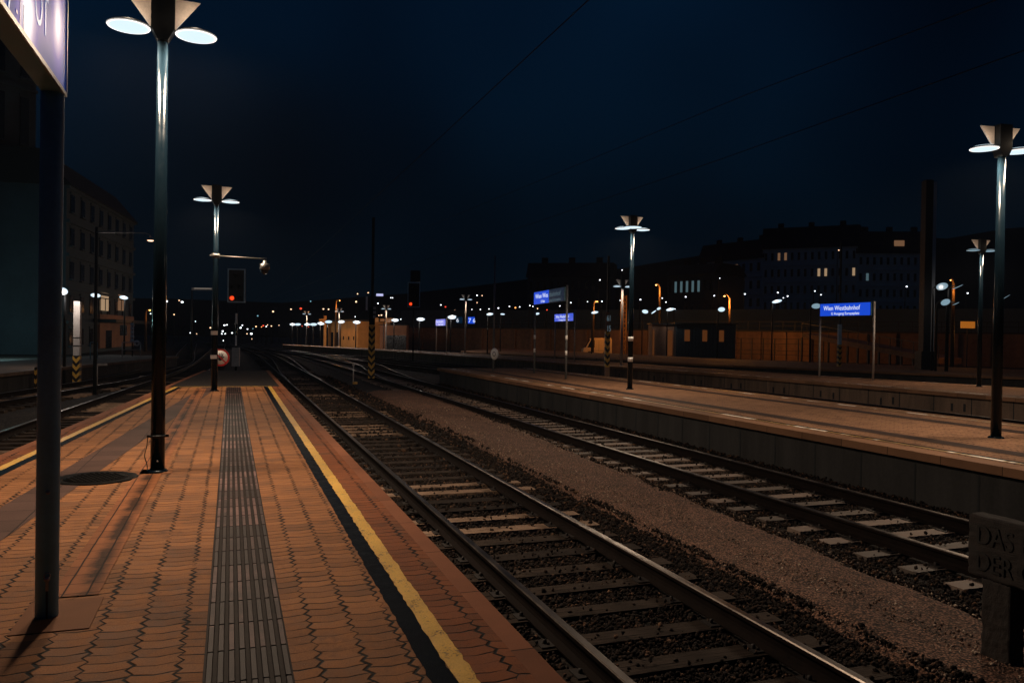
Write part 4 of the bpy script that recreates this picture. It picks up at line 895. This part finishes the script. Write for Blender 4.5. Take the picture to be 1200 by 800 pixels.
# dark embankment slab and terrace above the wall
a2, c2 = P(470, 380, 150), P(1290, 380, 95)
eb, L2_ = wall_between('embankment_wall', 'dark upper terrace wall behind the lit retaining wall', 'wall', a2, c2, -.8, 6.0, 1., 'facade_dark')
# fence with posts in front of the wall
fa, fb = P(820, 405, 96), P(965, 405, 84)
fo = thing('yard_fence', 'dark post and rail fence in front of the orange lit wall', 'fence', (fa.x, fa.y, -.8), math.atan2((fb-fa).y, (fb-fa).x)); Lf = V((fb.x-fa.x, fb.y-fa.y, 0)).length
for i in range(12): b = MB(); b.box((Lf*i/11, 0, 1.3), (.09, .09, 2.6)); b.build('post', M['black'], fo)
b = MB()
for zz in (.8, 1.25, 2.0, 2.55): b.box((Lf/2, 0.06, zz), (Lf, .03, .05))
b.build('rail', M['black'], fo)
# sloping ramp
ra, rb_ = P(940, 388, 82), P(1100, 413, 66)
rp_ = thing('ramp', 'sloping ramp with railing, running down to the right below the sign', 'ramp', (0, 0, 0))
ra.z = 2.4; rb_.z = .35
b = MB(); dR = (rb_-ra); nrm = V((dR.y, -dR.x, 0)).normalized()
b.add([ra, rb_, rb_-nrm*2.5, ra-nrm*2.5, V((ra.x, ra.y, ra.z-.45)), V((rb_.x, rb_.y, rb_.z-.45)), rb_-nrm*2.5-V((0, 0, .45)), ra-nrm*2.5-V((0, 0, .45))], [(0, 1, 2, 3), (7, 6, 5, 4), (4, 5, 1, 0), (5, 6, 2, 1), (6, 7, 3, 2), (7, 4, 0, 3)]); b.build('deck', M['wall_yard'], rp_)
b = MB()
for i in range(14): q = ra.lerp(rb_, i/13); b.box((q.x, q.y, q.z+.5), (.06, .06, 1.0)); b.box((q.x, q.y, (q.z-.45-.8)/2), (.15, .15, max(.1, q.z-.45+.8)))
b.bar(ra+V((0, 0, 1)), rb_+V((0, 0, 1)), .05, .05); b.build('railing', M['black'], rp_)
lamp('ramp_light', 'POINT', P(1140, 396, 64), 60, (1., .36, .06), .3)
# site cabins
def cabin(label, px0, px1, py0, py1, d, mat, wins):
    a, c = P(px0, py1, d), P(px1, py1, d); o = thing('site_cabin', label, 'cabin', (a.x, a.y, -.8), math.atan2((c-a).y, (c-a).x), 'cabins before the retaining wall'); L = V((c.x-a.x, c.y-a.y, 0)).length; h = P(px0, py0, d).z+.8
    b = MB(); b.box((L/2, 1.2, h/2), (L, 2.4, h)); b.build('body', M[mat], o)
    b = MB()
    for i in range(int(L/.35)): b.box((.2+i*.35, -.02, h*.5), (.09, .04, h*.96))
    b.build('ribs', M[mat], o)
    b = MB(); b.box((L/2, 1.1, h+.06), (L+.3, 2.8, .12)); b.build('roof', M['black'], o)
    for (u0, u1, v0, v1, k_) in wins:
        b = MB(); b.box((L*(u0+u1)/2, -.05, h*(v0+v1)/2), (L*(u1-u0), .03, h*(v1-v0))); b.build('window', M[k_], o)
    return o
M['amber_win'] = glow('amber lit cabin window', (1., .30, .07), .07)
cabin('low blue grey cabin with amber windows before the yard wall', 792, 862, 379.5, 405, 83, 'cabin', [(.14, .23, .55, .85, 'amber_win'), (.44, .52, .55, .85, 'amber_win'), (.72, .80, .55, .85, 'amber_win')])
cabin('narrow shed between two amber lit strips, left of the blue grey cabin', 764, 790, 380, 405, 84, 'facade_brick', [(.02, .10, .15, .85, 'amber_win'), (.70, .92, .15, .85, 'amber_win')])
cabin('dark garage building with a lit fascia behind the red signal', 445, 476, 381, 409, 110, 'facade_brick', [(.2, 1., .05, .62, 'win_dark')])
# amber sign board
q = P(1134, 386, 60); ab = thing('amber_sign', 'small amber lit board on a post right of the orange lamp', 'sign', V((q.x, q.y, -.8)), -YAW); h = q.z+.8
b = MB(); b.cyl((0, .06, 0), (0, .06, h), .04, .04, 8); b.build('post', M['black'], ab)
b = MB(); b.box((0, 0, h+.35), (1.05, .08, .5)); b.build('board', M['amber_sign'], ab)
# ochre house
a, c = P(384, 402, 118), P(419, 402, 110); oh = thing('ochre_house', 'low ochre house lit orange, with three small dark windows', 'house', (a.x, a.y, -.8), math.atan2((c-a).y, (c-a).x)); L = V((c.x-a.x, c.y-a.y, 0)).length; h = P(400, 376.5, 114).z+.8
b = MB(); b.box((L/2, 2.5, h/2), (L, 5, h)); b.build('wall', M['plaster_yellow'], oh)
b = MB(); b.box((L/2, 2.3, h+.12), (L+.5, 5.6, .24)); b.build('roof', M['roof'], oh)
for u in (.55, .72, .88): b = MB(); b.box((L*u, -.01, h*.42), (.32, .06, .5)); b.build('window', M['win_dark'], oh)
for u in (.16, .33): b = MB(); b.box((L*u, -.01, h*.32), (.75, .06, h*.6)); b.build('door', M['win_dark'], oh)
ht = P(381, 369, 116); tw = thing('ochre_tower', 'slim ochre lit mast house beside the low ochre house', 'tower', V((ht.x, ht.y, -.8)), .1)
b = MB(); hh = P(381, 370, 116).z+.8; b.box((0, 0, hh/2), (.35, .35, hh)); b.box((-.4, 0, hh*.82), (.9, .3, hh*.18)); b.build('shaft', M['plaster_yellow'], tw)
ol = lamp('house_light', 'POINT', P(398, 385, 103), 420, (1., .42, .10), .3)
# low orange boards near the chevron mast
q = P(449.5, 378, 90); ob = thing('lit_board', 'row of amber lit boards on a post behind the chevron mast', 'sign', V((q.x, q.y, -.8)), -.2); h = q.z+.8
b = MB(); b.cyl((0, .06, 0), (0, .06, h), .05, .05, 8); b.build('post', M['black'], ob)
M['amber_dim'] = glow('dim amber board', (1., .33, .06), .14)
for i, (dx, ww) in enumerate(((-.75, .4), (-.15, .5), (.4, .35), (.8, .35))): b = MB(); b.box((dx, 0, h+.3), (ww, .06, .48 if i != 1 else .3)); b.build('board', M['amber_dim'], ob)
q = P(445, 345.5, 210); hb = thing('lit_hoarding', 'small violet white lit hoarding on a roof far behind the yard', 'sign', V((q.x, q.y, -.8)), -.2); h = q.z+.8
b = MB(); b.box((-.6, .1, h/2), (.2, .2, h)); b.box((.6, .1, h/2), (.2, .2, h)); b.build('support', M['black'], hb); b = MB(); b.box((0, 0, h), (1.8, .1, .62)); b.build('panel', M['lit_panel'], hb)
# lattice mast lit orange
q = P(730, 406, 102); lm = thing('lattice_mast', 'orange lit lattice mast behind the banded lamp', 'mast', V((q.x, q.y, -.8)), .2); zt = P(730, 346, 102).z+.8; wl = .5
b = MB()
for sx in (-1, 1):
    for sy in (-1, 1): b.cyl((sx*wl/2, sy*wl/2, 0), (sx*wl/2, sy*wl/2, zt), .06, .06, 6)
k = int(zt/.55)
for i in range(k):
    z0, z1 = zt*i/k, zt*(i+1)/k; s_ = 1 if i % 2 else -1
    for sy in (-1, 1): b.cyl((-s_*wl/2, sy*wl/2, z0), (s_*wl/2, sy*wl/2, z1), .035, .035, 5)
    for sx in (-1, 1): b.cyl((sx*wl/2, -s_*wl/2, z0), (sx*wl/2, s_*wl/2, z1), .035, .035, 5)
b.build('lattice', M['plaster_yellow'], lm); b = MB(); b.box((0, 0, .15), (1., 1., .3)); b.build('footing', M['concrete'], lm)
lamp('mast_light', 'POINT', P(722, 372, 95), 160, (1., .36, .05), .3)
# dark crossbeam lamp gantry
# van
q0, q1 = P(683, 409.5, 99), P(717, 409.5, 99); vn = thing('parked_van', 'orange lit panel van parked behind the chevron mast', 'van', V((q0.x, q0.y, -.8)), math.atan2((q1-q0).y, (q1-q0).x)); L = V((q1.x-q0.x, q1.y-q0.y, 0)).length; hv = P(700, 396, 99).z+.8
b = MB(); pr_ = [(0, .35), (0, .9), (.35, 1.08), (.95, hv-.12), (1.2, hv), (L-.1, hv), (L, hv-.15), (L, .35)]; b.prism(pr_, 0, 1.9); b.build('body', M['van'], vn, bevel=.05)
b = MB(); b.prism([(.55, 1.12), (1.0, hv-.25), (1.45, hv-.25), (1.45, 1.12)], -.012, .0); b.build('side_window', M['win_dark'], vn)
b = MB(); b.prism([(.40, 1.12), (.93, hv-.16), (.91, hv-.16), (.37, 1.12)], .12, 1.78); b.build('windscreen', M['win_dark'], vn)
for x in (.85, L-.8):
    for y in (-.01, 1.7): b = MB(); b.lathe([(0, 0), (.33, 0), (.33, .2), (0, .2)], 18, 0, (x, y, .33), 'Y'); wh = b.build('wheel', M['tyre'], vn); b = MB(); b.lathe([(0, -.02), (.18, -.01), (.19, 0)], 12, 0, (x, y, .33), 'Y'); b.build('rim', M['steel'], wh)
b = MB(); b.box((L*.55, -.008, hv*.55), (.02, .01, hv*.6)); b.box((L*.55, -.008, .75), (L*.8, .01, .03)); b.build('door_seam', M['black'], vn)

# ------------------------------------------------------------------ hillside blocks
def facade(o, a, c, z0, z1, floors, cols, wmat, lit, wall, fy=(.3, .75), depth=12, maxwin=100):
    L = V((c.x-a.x, c.y-a.y, 0)).length; X = V((c.x-a.x, c.y-a.y, 0)).normalized(); rz = math.atan2(X.y, X.x)
    o.location = (a.x, a.y, 0); o.rotation_euler = (0, 0, rz)
    b = MB(); b.box((L/2, depth/2, (z0+z1)/2), (L, depth, z1-z0)); b.build('wall', M[wall], o)
    fh = (z1-z0)/floors
    for i in range(floors):
        for j in range(cols):
            k_ = lit.get((i, j), wmat)
            x = L*(j+.5)/cols; za = z0+fh*(i+fy[0]); zb_ = z0+fh*(i+fy[1]); ww = L/cols*.36
            b = MB(); b.box((x, -.02, (za+zb_)/2), (ww, .12, zb_-za)); b.box((x, -.12, za-.12), (ww*1.3, .3, .15), 1); b.box((x, -.05, zb_+.15), (ww*1.25, .16, .22), 1); b.build('window', [M[k_], M[wall]], o)
    b = MB()
    for i in range(1, floors+1): b.box((L/2, -.12, z0+fh*i-.1), (L, .3, .28))
    b.build('cornice', M[wall], o)
    return L, X
def mansard(o, L, z, hgt, depth=12):
    b = MB(); b.prism([(-.5, z), (depth+.5, z), (depth-2.5, z+hgt), (2.2, z+hgt)], -.4, L+.4, 'YZ'); b.v = [(x, y, z_) for x, y, z_ in b.v]; rf = b.build('roof', M['roof'], o)
    for i in range(3): b = MB(); b.box((L*(i+.5)/3, depth*.4, z+hgt+.6), (1.6, .9, 2.0)); b.build('chimney', M['roof'], rf)
    return rf
h1 = thing('apartment_block', 'dark hillside apartment block at the left, with two lit top windows', 'apartment block'); a, c = P(818, 350, 262), P(893, 350, 240)
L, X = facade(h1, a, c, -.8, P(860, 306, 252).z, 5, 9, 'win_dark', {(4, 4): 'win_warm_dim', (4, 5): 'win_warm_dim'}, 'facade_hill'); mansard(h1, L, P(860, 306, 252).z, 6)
h2 = thing('apartment_block', 'wide pale hillside apartment block with several warm lit windows, behind the blue sign', 'apartment block'); a, c = P(893, 350, 240), P(1004, 350, 228)
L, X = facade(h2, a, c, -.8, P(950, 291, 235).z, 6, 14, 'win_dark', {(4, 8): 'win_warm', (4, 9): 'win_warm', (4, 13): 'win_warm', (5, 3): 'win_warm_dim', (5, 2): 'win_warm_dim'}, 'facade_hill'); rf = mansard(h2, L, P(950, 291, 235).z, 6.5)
for (px_, py_, pw_) in ((905, 338, 420), (965, 336, 420), (1055, 334, 420), (850, 340, 260)): lamp('street_light', 'POINT', P(px_, py_, 196), pw_*.06, (.4, .8, .9), .4)
h3 = thing('apartment_block', 'dark hillside apartment block with lit attic windows, left of the thick mast', 'apartment block'); a, c = P(1004, 350, 228), P(1092, 350, 226)
L, X = facade(h3, a, c, -.8, P(1050, 297, 227).z, 6, 11, 'win_dark', {(4, 1): 'win_cold'}, 'facade_hill'); rf = mansard(h3, L, P(1050, 297, 227).z, 6.5)
for u in (.52, .56, .60, .90, .94): b = MB(); b.box((L*u, .35, P(1050, 285, 227).z), (1.0, .5, 1.6)); b.build('dormer_window', M['win_warm_dim'], rf)
h4 = thing('workshop_building', 'low dark building with a row of four cold lit windows', 'building'); a, c = P(782, 350, 190), P(836, 350, 180)
L, X = facade(h4, a, c, -.8, P(810, 322, 185).z, 3, 8, 'win_dark', {(2, 1): 'win_cold', (2, 2): 'win_cold', (2, 3): 'win_cold', (2, 4): 'win_cold', (2, 5): 'win_cold'}, 'facade_dark')
mansard(h4, L, P(810, 322, 185).z, 2.5)
h5 = thing('apartment_block', 'very dark block behind the small blue signs, barely visible', 'apartment block'); a, c = P(618, 350, 210), P(716, 350, 205)
L, X = facade(h5, a, c, -.8, P(670, 325, 207).z, 4, 12, 'win_dark', {}, 'facade_dark'); mansard(h5, L, P(670, 325, 207).z, 4)
# wooded hill behind everything
b = MB(); vs = []; prof = [(-40, 352), (60, 350), (200, 352), (330, 357), (480, 345), (560, 336), (640, 326), (720, 318), (800, 306), (880, 292), (960, 284), (1040, 276), (1110, 282), (1180, 268), (1300, 262), (1420, 270)]
for (px, py) in prof: q = P(px, py+3*nfun(px, 2), 330); vs.append(V((q.x, q.y, -.9))); vs.append(q); q2 = P(px, py, 470); vs.append(V((q2.x, q2.y, -.9)))
fs = []
for i in range(len(prof)-1):
    k = i*3; fs += [(k, k+3, k+4, k+1), (k+1, k+4, k+5, k+2)]
b.add(vs, fs, 0, True); tag(b.build('hill', M['hill']), 'black hill line behind the city blocks', 'hill', kind='structure')

# ------------------------------------------------------------------ left side buildings
lb = thing('station_hall', 'tall dark hall with a pale teal lit base at the left border', 'building'); a, c = P(-160, 410, 64), P(39, 411, 78)
Lh, X = facade(lb, a, c, -.8, 31, 5, 6, 'win_dark', {}, 'facade_dark', fy=(.15, .85), depth=14)
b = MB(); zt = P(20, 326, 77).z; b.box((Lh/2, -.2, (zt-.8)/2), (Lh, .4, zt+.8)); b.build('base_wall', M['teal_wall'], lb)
b = MB(); b.box((Lh/2, -.6, zt+.15), (Lh, 1.0, .3)); b.build('ledge', M['facade_dark'], lb)
q = P(8, 385, 62); lamp('hall_light', 'POINT', q, 430, (.55, .95, .95), .4)
l2 = thing('town_house', 'dark town house with two lit windows and an orange lit ground floor', 'house'); a, c = P(76, 412, 74), P(155, 410, 100)
Lt, X = facade(l2, a, c, -.8, P(155, 262, 100).z, 5, 8, 'win_dark', {(2, 5): 'win_dark'}, 'facade_mid', fy=(.28, .78), depth=14)
mansard(l2, Lt, P(155, 262, 100).z, 3.2, 14)
# lit windows with their bars, placed where the wall is seen lit
inv = Matrix.Rotation(-math.atan2(X.y, X.x), 4, 'Z')
def on_wall(px, py):
    n = V((X.y, -X.x, 0)); dr = ray(px, py); t_ = (a-CAM).dot(n)/dr.dot(n); q = CAM+dr*t_; return inv@(q-V((a.x, a.y, 0)))
for (x0, x1, y0, y1, k_) in ((117, 125.5, 344, 363.5, 'win_warm'), (137, 143.5, 346, 363.5, 'win_warm_dim')):
    p0, p1 = on_wall(x0, y1), on_wall(x1, y0); cx, cz = (p0.x+p1.x)/2, (p0.z+p1.z)/2; wx, wz = abs(p1.x-p0.x), abs(p1.z-p0.z)
    b = MB(); b.box((cx, -.14, cz), (wx, .06, wz)); wn = b.build('window', M[k_], l2)
    b = MB(); b.box((cx, -.19, cz+wz*.18), (wx*1.05, .05, wz*.05)); b.box((cx, -.19, cz-wz*.16), (wx*.06, .05, wz*.66)); b.build('window_bar', M['black'], wn)
p0, p1 = on_wall(112, 408), on_wall(153, 371); b = MB(); b.box(((p0.x+p1.x)/2, -.25, (p0.z+p1.z)/2), (abs(p1.x-p0.x), .3, abs(p1.z-p0.z))); gf = b.build('ground_floor', M['facade_brick'], l2)
for (x0, x1, y0, y1) in ((119, 126, 387, 408), (136, 144, 381, 393)):
    p0, p1 = on_wall(x0, y1), on_wall(x1, y0); b = MB(); b.box(((p0.x+p1.x)/2, -.42, (p0.z+p1.z)/2), (abs(p1.x-p0.x), .06, abs(p1.z-p0.z))); b.build('door', M['win_dark'], gf)
p0, p1 = on_wall(108, 381), on_wall(156, 376); b = MB(); b.box(((p0.x+p1.x)/2, -1.2, p1.z-.2), (abs(p1.x-p0.x), 2.2, .35)); b.build('canopy', M['black'], l2)
q = P(128, 371, 82); q2 = P(150, 398, 84)
lamp('house_front_light', 'POINT', q2, 9, (1., .45, .18), .3); lamp('house_upper_light', 'POINT', P(146, 362, 88), 2, (1., .45, .18), .3)
# arm lamp reaching in from the left
q0, q1 = P(113, 272, 30), P(176.5, 278.5, 30); al = thing('arm_lamp', 'thin pale arm with a small hooded lamp reaching right over the left track', 'lamp', V((q0.x, q0.y, -.8)), 0)
d_ = q1-q0; zz = q0.z+.8
b = MB(); b.tube([(0, 0, zz), (d_.x*.9, d_.y*.9, zz), (d_.x*.98, d_.y*.98, zz-.06), (d_.x, d_.y, zz-.22)], .022, 8); b.build('arm', M['pole_pale'], al)
b = MB(); b.lathe([(.03, .08), (.10, .02), (.14, -.06)], 14, 0, (d_.x, d_.y, zz-.22)); hs = b.build('lamp_hood', M['pole_pale'], al)
b = MB(); b.lathe([(0, -.10), (.08, -.09), (.12, -.05)], 14, 0, (d_.x, d_.y, zz-.22)); b.build('bulb', M['warm_lamp'], hs)
b = MB(); b.cyl((0, .05, 0), (0, .05, zz+.2), .07, .05, 10); b.build('pole', M['black'], al)
q0, q1 = P(225, 338.5, 60), P(249, 340.5, 60); al = thing('arm_lamp', 'long flat tube lamp on a dark post behind the far lamp of the brick platform', 'lamp', V((q0.x, q0.y, -.8)), 0)
d_ = q1-q0; zz = q0.z+.8
b = MB(); b.cyl((0, .06, 0), (0, .06, zz), .06, .05, 8); b.build('pole', M['black'], al); b = MB(); b.bar((0, 0, zz), (d_.x, d_.y, zz), .16, .20); b.build('housing', M['grey_box'], al)
b = MB(); b.bar((.1*d_.x, .1*d_.y-.09, zz+.04), (.95*d_.x, .95*d_.y-.09, zz+.04), .02, .06); b.build('tube', M['tube_dim'], al)
# small things beside the left track
def post(label, px, py, ptop, d=None, head=None, r=.03, z=-.75, mat='pole_pale'):
    q = G(px, py, z); d = dep(q); o = thing('marker_post', label, 'post', q); h = P(px, ptop, d).z-z
    b = MB(); b.cyl((0, 0, 0), (0, 0, h), r, r, 8); b.build('stake', M[mat], o)
    b = MB(); b.box(((.18 if head == 'flag' else 0), 0, h+.03), ((.42 if head == 'flag' else .12), .05, .08)); b.build('cap', M[mat], o)
    return o
post('short pale stake with a flat head beside the left track', 113.5, 452, 428, head='flag')
po = post('short pale stake with a yellow foot between the two tracks', 414, 450, 428)
b = MB(); b.box((.08, 0, .06), (.22, .1, .10)); b.build('yellow_foot', M['yellow'], po)
q = P(155, 419, 48); rl = thing('railing', 'thin pale railing beside the round sign on the left', 'railing', V((q.x, q.y, 0)), 0)
b = MB(); h0 = P(143, 401, 48).z
for dx in (-.55, .45): b.cyl((dx, 0, 0), (dx, 0, h0), .025, .025, 8)
b.cyl((-.55, 0, h0), (.45, 0, h0), .025, .025, 8); b.cyl((-.55, 0, h0*.5), (.45, 0, h0*.5), .02, .02, 8); b.build('bars', M['pole_pale'], rl)
q = P(110, 421, 44); rl = thing('railing', 'thin pale railing right of the chevron mast on the left', 'railing', V((q.x, q.y, 0)), 0)
b = MB(); h0 = P(110, 401, 44).z
for dx in (-.18, .16): b.cyl((dx, 0, 0), (dx, 0, h0), .025, .025, 8)
b.cyl((-.18, 0, h0), (.16, 0, h0), .025, .025, 8); b.build('bars', M['sign_pole'], rl)
q = P(159, 417, 50); rs_ = thing('round_sign', 'small round white ring sign hanging from a plated post on the left', 'sign', V((q.x, q.y, 0)), -YAW*.5); zc = P(160, 402, 50).z
b = MB(); b.cyl((-.22, .05, 0), (-.22, .05, P(156, 377, 50).z), .04, .04, 8); b.build('post', M['black'], rs_)
b = MB()
for i in range(5): b.box((-.22, -.02, P(156, 380+i*4.6, 50).z), (.2, .03, .2))
b.build('plates', M['frame_grey'], rs_)
b = MB(); b.lathe([(.08, 0), (.19, 0), (.19, .02), (.08, .02), (.08, 0)], 20, 0, (.06, -.04, zc), 'Y'); b.build('ring', M['white'], rs_)
cv = thing('cable_lid', 'small yellow lid lying on the gravel beside the left track', 'lid', G(168, 441.5, -.72))
b = MB(); b.box((0, 0, .02), (.32, .5, .05)); b.build('lid', M['yellow'], cv)

# ------------------------------------------------------------------ cast stone notice at the right
q = G(1150, 771, -.70)
ns = thing('stone_notice', 'low dark stone notice board with raised lettering at the right bottom corner', 'notice board', q, 0)
ys0, ys1 = .16, -2.0; zt = 1.07; zbm = .60
b = MB(); n = 14
b.box((.10, (ys0+ys1)/2, (zt+zbm)/2), (.16, ys0-ys1, zt-zbm)); bd = b.build('board', M['marker'], ns, bevel=.022)
def rough_stone(o_, amp=.022):
    m_ = o_.modifiers.new('sub', 'SUBSURF'); m_.subdivision_type = 'SIMPLE'; m_.levels = m_.render_levels = 5
    tx = bpy.data.textures.new('stone', 'CLOUDS'); tx.noise_scale = .07; tx.noise_depth = 4
    m_ = o_.modifiers.new('disp', 'DISPLACE'); m_.texture = tx; m_.strength = amp; m_.mid_level = .5; m_.texture_coords = 'LOCAL'
rough_stone(bd)
for yy in (-.08, -1.72): b = MB(); b.box((.11, yy, zbm/2-.06), (.15, .24, zbm+.12)); rough_stone(b.build('support', M['marker'], ns, bevel=.015))
for i, wds in enumerate(('DAS BETRETEN', 'DER GLEISE')):
    text('lettering', wds, .205, M['engrave'], bd, frame((.016, ys0-.08, zt-.21-.20*i), (0, -1, 0), (-1, 0, 0)), .004, .82)

# ------------------------------------------------------------------ overhead wires
def wire(label, pts, r=.006):
    o = thing('catenary_wire', label, 'overhead wire'); b = MB(); b.tube(pts, r, 6); b.build('wire', M['black'], o)
wire('overhead wire above the track beside the brick platform', [(3.23, -2, 4.95), (3.2, 30, 4.9), (3.2, 62, 4.9), (1.5, 120, 4.9)])
wire('contact wire above the track with pale sleepers', [(8.2, -2, 4.95), (8.0, 12, 4.8), (7.8, 35, 4.85), (7.7, 60, 4.9), (4.5, 120, 4.9)])
wire('carrying cable above the contact wire over the track with pale sleepers', [(8.3, -2, 5.25), (8.1, 6.7, 5.55), (8.05, 11.3, 5.75), (7.9, 35, 6.3), (7.7, 60, 6.2), (4.5, 120, 6.0)])

b = MB(); b.box((20, 190, 24), (900, 480, 51.8))
hz = b.build('added_haze', []); tag(hz, 'thin haze added to give the lamps a glow in place of lens bloom', 'added_haze', kind='stuff')
hm = bpy.data.materials.new('added lamp glow haze'); hm.use_nodes = True; hn = hm.node_tree; hn.nodes.remove(hn.nodes['Principled BSDF'])
pv = hn.nodes.new('ShaderNodeVolumePrincipled'); pv.inputs['Color'].default_value = (.62, .76, 1., 1); pv.inputs['Density'].default_value = .00018; pv.inputs['Anisotropy'].default_value = .3  # haze added for a halo round the lamps, standing in for lens bloom
hn.links.new(pv.outputs[0], hn.nodes['Material Output'].inputs['Volume']); hz.data.materials.append(hm)
cy = sc.cycles; sc.render.engine = 'CYCLES'
cy.use_denoising = True; cy.max_bounces = 5; cy.diffuse_bounces = 3; cy.glossy_bounces = 3; cy.sample_clamp_indirect = 3.; cy.use_light_tree = True
cy.use_adaptive_sampling = True; cy.adaptive_threshold = .006; cy.sample_clamp_direct = 12.
